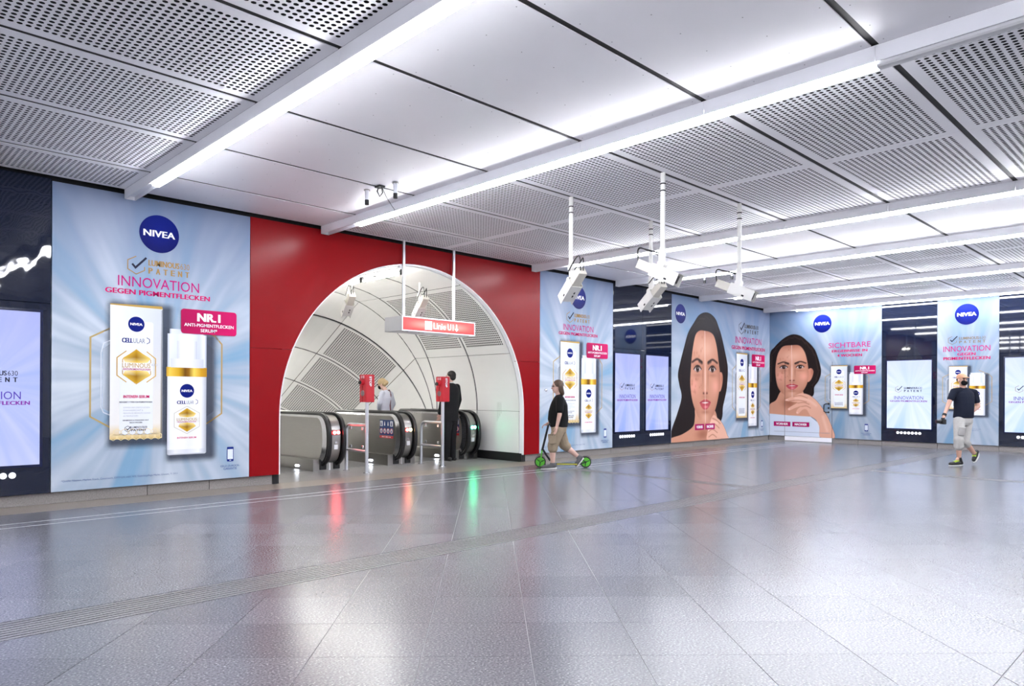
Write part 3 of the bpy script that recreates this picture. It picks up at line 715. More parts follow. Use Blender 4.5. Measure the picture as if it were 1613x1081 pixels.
def phone(parent, u, w, h):
    P = Print(); a = h*.23; pts = rrect(u-a, w-h/2, u+a, w+h/2, h*.06); P.poly(pts, (24, 44, 128), 2)
    P.poly([(u-a*.82, w-h*.34), (u+a*.82, w-h*.34), (u+a*.82, w+h*.34), (u-a*.82, w+h*.34)], (222, 230, 240), 3)
    P.poly([(u-a*.25, w-h*.44), (u+a*.25, w-h*.44), (u+a*.25, w-h*.40), (u-a*.25, w-h*.40)], (222, 230, 240), 3)
    P.text('GELD-ZURÜCK-', u-h*.68, u+h*.68, w-h*.86, w-h*.71, (90, 108, 160), 2, .01); P.text('GARANTIE', u-h*.46, u+h*.46, w-h*1.06, w-h*.91, (90, 108, 160), 2, .01)
    return P.build('phone_symbol', parent)
def headline(parent, lines, m=None):
    P = Print()
    for t, u0, u1, w0, w1, bold, col in lines: P.text(t, u0, u1, w0, w1, col, 2, bold)
    return P.build('headline', parent, m)
def board(parent, w, h, m, back=.045):
    return MB().box((0, 0, 0), (w, back, h), 0, None, .003).build('printed_board', m, parent)
def board_edge(): pass
QUELLE = '*Quelle: Nielsen, Market Track, Österreich, DFM+LH, exkl. H/S, Gesichtspflege Markt, Umsatz, YI 2021'
PH = 3.735
def serum_poster(x0, w, label, m):
    t = thing('advertising_poster', label, 'poster', (x0, YL, .143), 0, 'serum posters beside the red arch wall')
    k = w/2.441
    board(t, w, PH, m); logo(t, 1.211*k, 3.288, .247); patent(t, .931*k, 2.845, .115, 1.077*k, 1.597*k, 2.755, 2.935)
    headline(t, [('INNOVATION', .718*k, 1.725*k, 2.563, 2.695, 0, (196, 20, 118)), ('GEGEN PIGMENTFLECKEN', .572*k, 1.872*k, 2.463, 2.528, .035, MAG)])
    product(t, lambda u, w_: (u*k, w_)); badge(t, 1.486*k, 2.003, 2.243*k, 2.336); phone(t, 2.166*k, .34, .205)
    P = Print(); P.text(QUELLE, .104*k, 1.454*k, .105, .14, (96, 112, 160), 2, 0, 2); P.build('footnote', t)
    return t
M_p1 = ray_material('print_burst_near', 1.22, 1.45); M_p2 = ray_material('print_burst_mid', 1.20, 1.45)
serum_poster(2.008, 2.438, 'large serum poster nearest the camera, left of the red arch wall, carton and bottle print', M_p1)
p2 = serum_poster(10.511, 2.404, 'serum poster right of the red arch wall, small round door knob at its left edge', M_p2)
mb = MB(); pts = [(.14, 0, 1.29), (.14, -.02, 1.29), (.14, -.045, 1.29)]
mb.tube(pts[:2], .014, 12); mb.sphere((.14, -.045, 1.29), (.032, .022, .032), 0, 14, 8); mb.build('door_knob', M_steel2, p2)

# ---- painted faces: ink on a fine grid
def spline(pts, n=6):
    o = []; N_ = len(pts); P = [np.array(p, float) for p in pts]
    for i in range(N_):
        p0, p1, p2, p3 = P[i-1], P[i], P[(i+1) % N_], P[(i+2) % N_]
        for k in range(n):
            t = k/n; o.append(.5*((2*p1)+(-p0+p2)*t+(2*p0-5*p1+4*p2-p3)*t*t+(-p0+3*p1-3*p2+p3)*t**3))
    return np.array(o)
class Canvas:
    def __init__(s, w, h, step):
        s.nx = int(w/step)+1; s.ny = int(h/step)+1; s.step = step
        s.U, s.Wc = np.meshgrid(np.arange(s.nx)*w/(s.nx-1), np.arange(s.ny)*h/(s.ny-1)); s.c = np.zeros((s.ny, s.nx, 3)); s.a = np.zeros((s.ny, s.nx))
    def sd(s, poly, closed=True):
        d2 = np.full(s.U.shape, 1e9); ins = np.zeros(s.U.shape, bool); n = len(poly)
        for i in range(n if closed else n-1):
            a = poly[i]; b = poly[(i+1) % n]; ab = b-a; L = max(1e-12, ab@ab)
            t = np.clip(((s.U-a[0])*ab[0]+(s.Wc-a[1])*ab[1])/L, 0, 1)
            d2 = np.minimum(d2, (s.U-a[0]-t*ab[0])**2+(s.Wc-a[1]-t*ab[1])**2)
            if closed and a[1] != b[1]:
                c = ((a[1] > s.Wc) != (b[1] > s.Wc)) & (s.U < (b[0]-a[0])*(s.Wc-a[1])/(b[1]-a[1])+a[0]); ins ^= c
        d = np.sqrt(d2); return np.where(ins, -d, d) if closed else d
    def blend(s, k, col, solid):
        k = k[..., None]; s.c = s.c*(1-k)+np.array(col)/255*k
        if solid: s.a = np.maximum(s.a, k[..., 0])
    def fill(s, pts, col, soft=.02, op=1, solid=False, smooth=True, clipm=None):
        P = spline(pts) if smooth else np.array(pts, float); d = s.sd(P); k = op*np.clip(.5-d/soft, 0, 1)
        if clipm is not None: k = k*clipm
        if solid:
            new = (s.a < .02)[..., None]; s.c = np.where(new & (k[..., None] > 0), np.array(col)/255, s.c)
        s.blend(k, col, solid); return k
    def line(s, pts, wd, col, soft=.02, op=1, clipm=None, smooth=True):
        P = np.array(pts, float)
        if smooth and len(pts) > 2:
            Q = [2*P[0]-P[1]]+list(P)+[2*P[-1]-P[-2]]; o = []
            for i in range(1, len(Q)-2):
                for k in range(6):
                    t = k/6; p0, p1, p2, p3 = Q[i-1:i+3]; o.append(.5*((2*p1)+(-p0+p2)*t+(2*p0-5*p1+4*p2-p3)*t*t+(-p0+3*p1-3*p2+p3)*t**3))
            P = np.array(o+[P[-1]])
        k = op*np.clip(.5-(s.sd(P, False)-wd/2)/soft, 0, 1)
        if clipm is not None: k = k*clipm
        s.blend(k, col, False)
    def blob(s, u, w, ru, rw, col, op, clipm=None):
        k = op*np.exp(-(((s.U-u)/ru)**2+((s.Wc-w)/rw)**2))
        if clipm is not None: k = k*clipm
        s.blend(k, col, False)
    def build(s, name, parent, y, z0=0):
        keep = s.a > .01; cell = keep[:-1, :-1] | keep[1:, :-1] | keep[:-1, 1:] | keep[1:, 1:]
        ii, jj = np.nonzero(cell); base = ii*s.nx+jj; q = np.stack([base, base+1, base+s.nx+1, base+s.nx], 1)
        used = np.unique(q); mp = np.zeros(s.nx*s.ny, int); mp[used] = np.arange(len(used)); q = mp[q]
        co = np.stack([s.U.ravel()[used], np.full(len(used), y), s.Wc.ravel()[used]+z0], 1)
        me = bpy.data.meshes.new(name); me.vertices.add(len(used)); me.vertices.foreach_set('co', co.astype(np.float32).ravel())
        me.loops.add(q.size); me.loops.foreach_set('vertex_index', q.ravel().astype(np.int32)); me.polygons.add(len(q))
        me.polygons.foreach_set('loop_start', np.arange(0, q.size, 4, dtype=np.int32)); me.polygons.foreach_set('loop_total', np.full(len(q), 4, dtype=np.int32))
        me.update(calc_edges=True); me.materials.append(M_ink)
        C = s.c.reshape(-1, 3)[used]; C = np.where(C <= .04045, C/12.92, ((C+.055)/1.055)**2.4)
        at = me.color_attributes.new('ink', 'FLOAT_COLOR', 'POINT'); at.data.foreach_set('color', np.concatenate([C, s.a.reshape(-1, 1)[used]], 1).astype(np.float32).ravel())
        return link(name, me, parent)
SK = (206, 148, 122); SKd = (150, 90, 68); SKl = (232, 184, 160); HAIR = (30, 21, 20)
def portrait(w, h, step, hair, face, ear, body, hand, f, extra=None):
    """f maps face frame (x: -1..1 eye to eye outer, y: chin 0 .. hairline 1) to poster u, w"""
    c = Canvas(w, h, step)
    c.fill(hair, HAIR, .015, 1, True)
    hm = c.a.copy()
    rng = np.random.RandomState(3)
    for k in range(26):      # strands
        t = k/25; a = np.array(hair[1+int(t*(len(hair)-4))]); b = np.array(hair[2+int(t*(len(hair)-4))])
        c.line([a*.94+.06*np.array(f(0, .6)), b*.9+.1*np.array(f(0, .5))], .02, (66, 48, 44), .03, .35, hm)
    if body is not None:
        k = c.fill(body, SK, .015, 1, True); 
        c.blob(*f(-.2, -.12), .42*abs(f(1, 0)[0]-f(0, 0)[0]), .14, SKd, .75, k)
    c.fill(hair[:5]+[f(-1.0, .05), f(-1.1, .5)], HAIR, .03, .96) if extra == 'left_lock' else None
    ke = c.fill(ear, (206, 142, 118), .02); c.blob(ear[2][0]-.03, ear[2][1], .05, .12, SKd, .5, ke)
    fm = c.fill(face, SK, .018)
    sx = abs(f(1, 0)[0]-f(0, 0)[0]); sy = abs(f(0, 1)[1]-f(0, 0)[1])
    B = lambda x, y, rx, ry, col, op, m=fm: c.blob(*f(x, y), rx*sx, ry*sy, col, op, m)
    Ln = lambda pts, wd, col, soft=.02, op=1, m=fm: c.line([f(*p) for p in pts], wd*sx, col, soft*sx, op, m)
    Fl = lambda pts, col, soft=.03, op=1, m=fm: c.fill([f(*p) for p in pts], col, soft*sx, op, False, True, m)
    B(1.25, .35, .35, .35, SKd, .75); B(-1.3, .35, .22, .4, SKd, .75); B(.9, .06, .5, .12, SKd, .6); B(-.9, .08, .4, .12, SKd, .6); B(0, 1.03, 1.2, .08, SKd, .6)
    B(0, .80, .6, .10, SKl, .6); B(-.75, .40, .28, .09, (236, 164, 146), .7); B(.75, .40, .28, .09, (240, 170, 150), .7); B(0, .06, .22, .05, SKl, .5)
    B(-.55, .615, .34, .035, SKd, .55); B(.55, .615, .34, .035, SKd, .55); B(.02, .50, .07, .16, SKl, .75); B(-.16, .52, .05, .12, SKd, .42); B(.2, .5, .05, .12, SKd, .35)
    for sg in (-1, 1):        # eyes and brows
        ex = .52*sg; ey = .585
        Ln([(ex-sg*.30, ey+.078), (ex+sg*.02, ey+.108), (ex+sg*.36, ey+.075)], .075, (44, 30, 28), .06, .92)
        Ln([(ex-sg*.30, ey+.07), (ex-sg*.12, ey+.088)], .12, (44, 30, 28), .06, .6)
        Fl([(ex-.235, ey-.004), (ex-.10, ey+.030), (ex+.08, ey+.032), (ex+.235, ey), (ex+.08, ey-.026), (ex-.1, ey-.026)], (214, 200, 196))
        Fl([(ex+.118*math.cos(a*PI/4), ey+.004+.035*math.sin(a*PI/4)) for a in range(8)], (62, 38, 28), .03, 1); Fl([(ex+.055*math.cos(a*PI/4), ey+.004+.016*math.sin(a*PI/4)) for a in range(8)], (14, 9, 9), .02, 1); c.blob(*f(ex+.03, ey+.012), .02*sx+.004, .006*sy, (250, 250, 250), .9, fm)
        Ln([(ex-.25, ey), (ex-.09, ey+.034), (ex+.09, ey+.035), (ex+.25, ey+.004)], .05, (34, 22, 22), .03, 1)
        Ln([(ex-.22, ey-.01), (ex, ey-.033), (ex+.22, ey-.006)], .018, (120, 74, 62), .03, .7)
        B(ex, ey-.065, .26, .02, SKd, .35)
    Fl([(-.22, .335), (-.12, .375), (0, .36), (.12, .375), (.22, .335), (.1, .312), (0, .302), (-.1, .312)], (204, 140, 116), .05, .8)
    B(-.11, .325, .055, .012, (86, 44, 38), .9); B(.12, .325, .055, .012, (86, 44, 38), .9); B(0, .36, .08, .025, SKl, .7); B(0, .285, .2, .02, SKd, .35)
    Fl([(-.38, .222), (-.2, .248), (-.06, .258), (0, .250), (.06, .258), (.2, .248), (.38, .222), (.2, .162), (0, .145), (-.2, .162)], (186, 74, 82), .03, .95)
    Fl([(-.24, .223), (0, .230), (.24, .223), (0, .212)], (232, 220, 214), .025, .95); Ln([(-.38, .222), (-.2, .231), (0, .234), (.2, .231), (.38, .222)], .02, (130, 34, 46), .03, .8)
    B(.05, .175, .14, .014, (240, 150, 158), .8); B(0, .118, .26, .02, SKd, .5)
    m = fm*(c.U < f(.0, 0)[0])   # untreated half of the face: pigment spots
    for k in range(40):
        x, y = rng.uniform(-1.1, -.12), rng.uniform(.3, .95)
        if y > .55 and y < .72: continue
        B(x, y, rng.uniform(.02, .06), rng.uniform(.008, .018), (170, 104, 80), rng.uniform(.2, .5), m)
    Ln([(0.0, 1.06), (0.0, -.1)], .02, (255, 246, 240), .015, .8)
    # front hair over the temples
    if hand is not None:
        kh = c.fill(hand['shape'], (230, 178, 154), .014, 1, True)
        for q in hand['lines']: c.line(q, .018, (160, 96, 74), .03, .85, kh)
        for q in hand['light']: c.line(q, .05, (247, 212, 192), .07, .6, kh)
        for q in hand['nails']: c.blob(*q, .035, .022, (246, 214, 204), .9, kh)
    return c
# third poster: portrait and product, left wall up to the corner
M_p3 = ray_material('print_burst_wide', 4.1, 1.4); TB = ((150,165,182),(112,150,180),(194,201,209)); M_p4 = ray_material('print_burst_back', 2.3, 1.4, 0, TB, (92,106,138)); M_p5 = ray_material('print_burst_slim', .67, 1.3, 0, TB, (92,106,138))  # back wall prints toned darker, most at the upper edge, against lamp spill
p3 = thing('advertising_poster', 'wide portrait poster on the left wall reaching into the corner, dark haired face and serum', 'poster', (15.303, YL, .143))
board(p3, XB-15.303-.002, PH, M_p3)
hair3 = [(.004,.004),(.01,.31),(.25,.7),(.46,1.14),(.36,1.45),(.29,1.73),(.42,2.1),(.57,2.43),(.75,2.8),(1.02,3.08),(1.27,3.3),(1.56,3.40),(1.85,3.39),(2.12,3.27),(2.3,3.05),(2.43,2.86),(2.62,2.45),(2.79,2.0),(2.78,1.6),(2.71,1.28),(2.55,.9),(2.42,.48),(1.6,.1)]
face3 = [(1.0,2.48),(1.12,2.78),(1.32,2.90),(1.57,2.91),(1.85,2.89),(2.05,2.79),(2.2,2.5),(2.3,2.1),(2.38,1.75),(2.36,1.4),(2.22,.98),(2.05,.7),(1.85,.53),(1.62,.46),(1.38,.54),(1.2,.7),(1.0,1.0),(.9,1.3),(.87,1.62),(.92,2.1)]
ear3 = [(2.33,1.78),(2.47,1.82),(2.53,1.65),(2.47,1.42),(2.38,1.30),(2.30,1.38)]
body3 = [(.004,.004),(.01,.12),(.5,.2),(1.0,.38),(1.1,.62),(1.15,.9),(1.7,.95),(2.15,.75),(2.3,.3),(2.5,.004),(1.3,.004)]
hand3 = dict(shape=[(1.72,.004),(1.73,.2),(1.84,.42),(1.97,.62),(2.1,.66),(2.25,.58),(2.45,.48),(2.64,.3),(2.78,.1),(2.83,.004),(2.2,.004)], lines=[[(1.85,.38),(2.1,.42),(2.35,.30)],[(1.78,.22),(2.0,.28),(2.25,.18)],[(1.98,.58),(2.2,.52),(2.4,.42)],[(1.8,.08),(2.0,.14),(2.2,.06)]], light=[[(1.95,.5),(2.25,.44)],[(1.84,.30),(2.1,.34)]], nails=[(1.9,.45),(1.78,.26)])
f3 = lambda x, y: (1.60+x*.72+(y-.5)*-.05, .46+y*2.44+x*.01)
portrait(2.86, 3.45, .0125, hair3, face3, ear3, body3, hand3, f3, None).build('portrait_print', p3, -.0022)
logo(p3, .395, 3.27, .245); patent(p3, 3.56, 3.12, .17, 3.75, 4.58, 2.985, 3.245, (90, 86, 84))
headline(p3, [('INNOVATION', 3.21, 4.77, 2.68, 2.87, 0, (196, 20, 118)), ('GEGEN PIGMENTFLECKEN', 3.0, 4.99, 2.505, 2.605, .035, MAG)])
product(p3, lambda u, w: (3.28+(u-.63)*1.02, .56+(w-.605)*1.068), False); badge(p3, 4.17, 2.04, 4.97, 2.40); phone(p3, 4.83, .36, .20)
P = Print(); 
for a, b, tx in ((1.10, 1.555, 'VORHER'), (1.615, 2.10, 'NACHHER')):
    P.poly([(a, .285), (b, .285), (b, .44), (a, .44)], (176, 14, 96), 6); P.text(tx, a+.07, b-.07, .325, .40, WHT, 7, .04)
P.build('caption_tags', p3)
# fourth poster: back wall from the corner
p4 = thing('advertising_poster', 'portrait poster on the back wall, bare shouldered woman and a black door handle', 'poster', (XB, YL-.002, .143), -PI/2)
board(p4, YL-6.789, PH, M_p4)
hair4 = [(.004,.85),(.004,1.6),(.004,2.43),(.15,2.66),(.35,2.85),(.55,2.97),(.74,3.01),(.95,2.95),(1.13,2.8),(1.3,2.62),(1.41,2.42),(1.54,1.94),(1.48,1.65),(1.35,1.45),(1.28,1.17),(.7,1.1)]
face4 = [(.22,2.32),(.30,2.54),(.43,2.67),(.67,2.69),(.9,2.67),(1.05,2.5),(1.13,2.25),(1.18,1.9),(1.15,1.6),(1.05,1.38),(.90,1.23),(.69,1.15),(.5,1.2),(.34,1.33),(.23,1.55),(.18,1.95)]
ear4 = [(1.12,1.90),(1.24,2.0),(1.32,1.9),(1.27,1.70),(1.18,1.60),(1.12,1.66)]
body4 = [(.004,.60),(.004,.92),(.2,1.06),(.33,1.3),(.5,1.4),(.95,1.4),(1.1,1.1),(1.25,.8),(1.25,.58),(.7,.56)]
hand4 = dict(shape=[(.49,1.05),(.52,1.10),(.78,1.20),(.96,1.27),(1.2,1.22),(1.4,1.07),(1.56,.88),(1.70,.66),(1.82,.40),(1.93,.004),(1.53,.004),(1.50,.30),(1.40,.50),(1.24,.62),(1.12,.80),(1.0,.78),(.88,.66),(.82,.70),(.86,.80),(.98,.90),(.80,.84),(.62,.76),(.57,.81),(.70,.90),(.86,1.0),(.70,1.02)],
    lines=[[(.62,1.04),(.88,1.07),(1.12,1.02)],[(.86,.98),(1.05,1.0),(1.2,.95)],[(.98,.88),(1.12,.90),(1.24,.84)],[(.74,1.17),(.95,1.2),(1.15,1.13)]], light=[[(.8,1.12),(1.15,1.08),(1.4,.92)],[(1.6,.6),(1.72,.2)]], nails=[(.54,1.07),(.61,.80),(.85,.70)])
f4 = lambda x, y: (.685+x*.475+(y-.5)*-.02, 1.16+y*1.50)
cv = portrait(1.96, 3.05, .012, hair4, face4, ear4, body4, None, f4)
cv.fill([(.004,.004),(.004,.655),(.6,.615),(1.24,.595),(1.5,.40),(1.52,.004)], (214, 222, 236), .015, 1, True, False)
kh = cv.fill(hand4['shape'], (228, 174, 150), .012, 1, True)
for q in hand4['lines']: cv.line(q, .014, (160, 96, 74), .025, .85, kh)
for q in hand4['light']: cv.line(q, .05, (247, 212, 192), .08, .6, kh)
for q in hand4['nails']: cv.blob(*q, .022, .016, (246, 214, 204), .9, kh)
cv.build('portrait_print', p4, -.0022)
logo(p4, 1.57, 3.27, .258); headline(p4, [('SICHTBARE', 1.75, 2.88, 2.555, 2.70, 0, (196, 20, 118)), ('ERGEBNISSE IN', 1.84, 2.80, 2.43, 2.50, .035, MAG), ('4 WOCHEN', 1.99, 2.66, 2.30, 2.375, .035, MAG)])
product(p4, lambda u, w: (1.82+(u-.63)*.725, .85+(w-.605)*.697), False); badge(p4, 2.45, 1.81, 3.02, 2.04); phone(p4, 2.78, .33, .20)
P = Print()
for a, b, tx in ((.14, .65, 'VORHER'), (.71, 1.21, 'NACHHER')):
    P.poly([(a, .29), (b, .29), (b, .425), (a, .425)], (176, 14, 96), 6); P.text(tx, a+.07, b-.07, .325, .39, WHT, 7, .04)
P.build('caption_tags', p4)
P = Print(); P.poly([(.15, .128), (1.8, .128), (1.8, .136), (.15, .136)], (140, 142, 158), 6); P.build('fine_print_line', p4)
for u in (.475, 1.855): MB().box((u-.004, -.0045, .0), (u+.004, -.0006, PH*.58)).build('door_seam', M_black, p4)
mb = MB().box((.48, -.012, -.13), (1.85, .03, -.004), 0, None, .003); mb.build('kick_plate', M_white, p4)
mb = MB(); mb.tube([(1.78, -.004, .97), (1.70, -.05, .97), (1.65, -.05, .95), (1.64, -.05, .90), (1.64, -.05, .80), (1.65, -.05, .75), (1.70, -.05, .73), (1.78, -.004, .73)], .013, 8)
for z in (.97, .73, .85): mb.sphere((1.76, -.012, z), (.028, .014, .028), 0, 10, 6)
mb.build('door_handle', M_black, p4)
# fifth poster: slim, back wall
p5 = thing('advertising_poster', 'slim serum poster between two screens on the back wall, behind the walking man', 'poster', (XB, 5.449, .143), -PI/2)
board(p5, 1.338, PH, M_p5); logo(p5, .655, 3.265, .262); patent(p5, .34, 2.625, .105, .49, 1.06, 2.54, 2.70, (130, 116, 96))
headline(p5, [('INNOVATION', .14, 1.16, 2.335, 2.475, 0, (196, 20, 118)), ('GEGEN', .45, .85, 2.232, 2.305, .035, MAG), ('PIGMENTFLECKEN', .14, 1.16, 2.125, 2.20, .035, MAG)])
product(p5, lambda u, w: (.27+(u-.63)*.655, .88+(w-.605)*.63), False)
P = Print(); P.text('GELD-ZURÜCK-', .70, .98, .38, .405, (120, 130, 160), 2); P.text('GARANTIE', .76, .92, .34, .365, (120, 130, 160), 2); P.build('footnote', p5)

# ---- advertising screens set in the glass
M_s1 = ray_material('screen_burst_lilac', .50, .95, SCREEN_L, ((186,198,255),(150,176,250),(226,230,255)), (176,184,246), 1.8)
M_s2 = ray_material('screen_burst_white', .55, .95, SCREEN_L*1.25, ((206,222,255),(168,200,252),(242,246,255)), (196,208,252), 1.8)
M_dot = emit('white_dots', (.95,.96,1), .45)
M_bez = mat('screen_bezel', (.004,.008,.04), .15, 0, .5)
def screen(loc, rz, w, label, m, ndots=7, group=None):
    t = thing('advertising_screen', label, 'screen', loc, rz, group); h = 1.80
    fr = MB()
    for a in ((-.03, -.03, w+.03, 0), (-.03, h, w+.03, h+.03), (-.03, 0, 0, h), (w, 0, w+.03, h)): fr.box((a[0], -.012, a[1]), (a[2], .0, a[3]))
    fr.build('bezel', M_bez, t); MB().box((0, -.008, 0), (w, -.0005, h)).build('display', m, t)
    k = w/1.07
    P = Print(); P.T = lambda u, w_: (u*k, w_)
    P.d = 0
    o = patent(t, .285*k, 1.04, .085, .42*k, .85*k, .97, 1.10, GOLD, 7, M_inkglow)
    headline_ = Print(); headline_.text('INNOVATION', .18*k, .88*k, .77, .86, (90, 60, 190), 8); headline_.text('GEGEN PIGMENTFLECKEN', .075*k, .97*k, .705, .75, (140, 20, 170), 8, .035); headline_.build('headline', t, M_inkglow)
    for i in range(ndots):
        mb = MB(); c = (w/2+(i-(ndots-1)/2)*.088, -.001, -.115); n = 16
        mb.add([(c[0]+.036*math.cos(2*PI*q/n), y, c[2]+.036*math.sin(2*PI*q/n)) for y in (-.004, .0) for q in range(n)], [tuple(range(n))]+[(q, (q+1) % n, n+(q+1) % n, n+q) for q in range(n)])
        mb.build('dot', M_dot, t)
    return t
screen((.83, YL, .49), 0, 1.06, 'lit screen at the far left edge, cut off by the frame', M_s1)
screen((12.995, YL, .495), 0, .955, 'left screen of the pair between two posters on the left wall', M_s1)
screen((14.20, YL, .495), 0, .95, 'right screen of the pair, beside the wide portrait poster', M_s1)
screen((XB, 6.645, .487), -PI/2, 1.07, 'bright screen on the back wall, left of the slim poster', M_s2)
screen((XB, 3.985, .487), -PI/2, 1.07, 'bright screen on the back wall at the right edge, right of the slim poster', M_s2)
# ---------------------------------------------------------------- escalators
YC_, ZMID, AY, BZ = 11.25, .535, .42, .465
def loop(d, yend=16.0, bottom=11.55):
    """side profile of the balustrade, d inside the handrail's outer line; (y, z) from the far top round the newel to the bottom"""
    zt, zb = 1.0-.55*d, .07+.85*d; a, b = AY-1.4*d, (zt-zb)/2; ZMID = (zt+zb)/2; t30 = math.tan(R(30)); pts = []
    pts += [(yend, ZMID+b-(yend-13.2)*t30), (13.2, ZMID+b), (12.2, ZMID+b)]
    for k in range(25):
        th = PI/2+PI*k/24; c, s_ = math.cos(th), math.sin(th); e = 2/2.5
        pts.append((YC_+a*math.copysign(abs(c)**e, c), ZMID+b*math.copysign(abs(s_)**e, s_)))
    pts.append((bottom, ZMID-b))
    return pts
M_redlamp = emit('red_signal', (1, .03, .03), 30); M_greenlamp = emit('green_signal', (.05, 1, .45), 30); M_led = emit('white_floor_led', (.85, .9, 1), 10)
M_ylamp = emit('yellow_signal', (1, .85, .35), 14)
M_blue = mat('sticker_blue', (.01,.035,.16), .4); M_stw = mat('sticker_white', (.75,.77,.8), .4); M_str = mat('sticker_red', (.5,.02,.03), .4)
M_step = mat('escalator_step', (.25,.25,.26), .4, .9, .5, .1, 20)
def strip_surface(mb, prof_, x0, x1, mi=0, smooth=True):
    n = len(prof_); mb.add([(x0, y, z) for y, z in prof_]+[(x1, y, z) for y, z in prof_], [(k, k+1, n+k+1, n+k) for k in range(n-1)], mi, smooth)
def escalator(x0, x1, label, lamp, lamp2, sticker, lane):
    t = thing('escalator', label, 'escalator', (0, 0, 0), 0, 'escalators going down under the arch'); t.location = (x0, YC_-AY, 0)
    off = Matrix.Translation((-x0, -(YC_-AY), 0))
    def B(mb, name, m, p=t, rc=True):
        mb.v = [tuple(off @ Vector(v)) for v in mb.v]; return mb.build(name, m, p, rc)
    P0 = loop(.14); inner = P0
    xL, xR = x0+.115, x1-.10
    for x, dx in ((xL, .012), (xR, -.012)):
        poly = list(inner)+[(13.2, .15), (16.0, .15-(16-13.2)*math.tan(R(30)))]
        B(MB().prism(poly, 0, min(x, x+dx), max(x, x+dx)), 'side_panel', M_steel)
        rm = MB(); a_, b_ = loop(.14), loop(.07); n = len(a_)
        rm.add([(x+dx*.2, y, z) for y, z in a_]+[(x+dx*2.5, y, z) for y, z in b_], [(k, k+1, n+k+1, n+k) for k in range(n-1)], 0, True)
        B(rm, 'rim', M_steel2, t, False)
        xs_ = sorted((x+dx*2.5, x+dx*8.2)); hr = MB(); c_ = loop(.03); pr = []
        # handrail: rounded section swept along the profile
        for i, (y, z) in enumerate(c_):
            p, q = c_[max(i-1, 0)], c_[min(i+1, len(c_)-1)]; ty, tz = q[0]-p[0], q[1]-p[1]; L_ = math.hypot(ty, tz); ny, nz = tz/L_, -ty/L_
            cx = (xs_[0]+xs_[1])/2; hw = (xs_[1]-xs_[0])/2; ring = []
            for k in range(12):
                a = 2*PI*k/12; ca, sa = math.cos(a), math.sin(a)
                ring.append((cx+hw*math.copysign(abs(ca)**.6, ca), y+ny*.03*math.copysign(abs(sa)**.6, sa), z+nz*.03*math.copysign(abs(sa)**.6, sa)))
            pr.append(ring)
        hr.rings(pr, 0, True); B(hr, 'handrail', M_rubber)
    dk = MB(); strip_surface(dk, loop(.055), xL+.115, xR-.115)
    for xx in (xL+.115, xR-.115):
        a_, b_ = loop(.055), loop(.13); n = len(a_); dk.add([(xx, y, z) for y, z in a_]+[(xx, y, z) for y, z in b_], [(k, k+1, n+k+1, n+k) for k in range(n-1)])
    B(dk, 'newel_deck', M_steel, t, False)
    fl = MB()
    for xx in (xL+.03, xL+.10, xR-.10, xR-.03):
        a_, b_ = loop(.06), loop(.15); n = len(a_); fl.add([(xx, y, z) for y, z in a_]+[(xx, y, z) for y, z in b_], [(k, k+1, n+k+1, n+k) for k in range(n-1)])
    B(fl, 'handrail_guide', M_black, t, False)
    bs = MB(); bs.box((x0, 11.12, 0), (x1, 13.1, .20)); bs.add([(x0, 13.1, .2), (x1, 13.1, .2), (x1, 16, -1.5), (x0, 16, -1.5), (x0, 13.1, -.2), (x1, 13.1, -.2), (x1, 16, -2.2), (x0, 16, -2.2)], [(0,1,2,3), (0,3,7,4), (1,5,6,2)])
    B(bs, 'skirt', M_steel)
    for xa in (xL+.005, xR-.135): B(MB().box((xa, 11.105, .02), (xa+.13, 11.4, .205), 0, None, .008), 'handrail_inlet', M_black)
    B(MB().box(((x0+x1)/2-.018, 11.112, .01), ((x0+x1)/2+.018, 11.121, .19)), 'inlet_divider', M_steel2)
    led = MB(); led.prism([(11.64, .045), (11.73, .045), (11.745, .06), (11.73, .08), (11.64, .08), (11.625, .06)], 0, x0-.012, x0+.001); B(led, 'skirt_lamp', M_led)
    # signal plate on the newel front
    i0 = next(i for i, p in enumerate(loop(.05)) if p[1] < .72)
    xc = (x0+x1)/2; sg = MB(); yf = min(p[0] for p in loop(.05))
    sg.prism([(xc-.075, .63), (xc+.075, .63), (xc+.075, .71), (xc-.075, .71)], 1, yf-.012, yf+.06); B(sg, 'signal_plate', M_black)
    if lamp:
        for k, xx in enumerate((xc-.036, xc+.036)):
            lm = MB(); mm = lamp if (k == 0 or lamp2 is None) else lamp2
            lm.tube([(xx, yf-.02, .67), (xx, yf-.011, .67)], .031, 14); B(lm, 'signal_lamp', mm)
    ks = MB(); ks.tube([(xc+.0, yf-.006, .50), (xc+.0, yf+.05, .50)], .022, 12); B(ks, 'key_switch', M_steel2)
    st = MB(); st.box((xc-.035, yf-.003, .38), (xc+.035, yf+.03, .46)); B(st, 'rating_plate', M_stw)
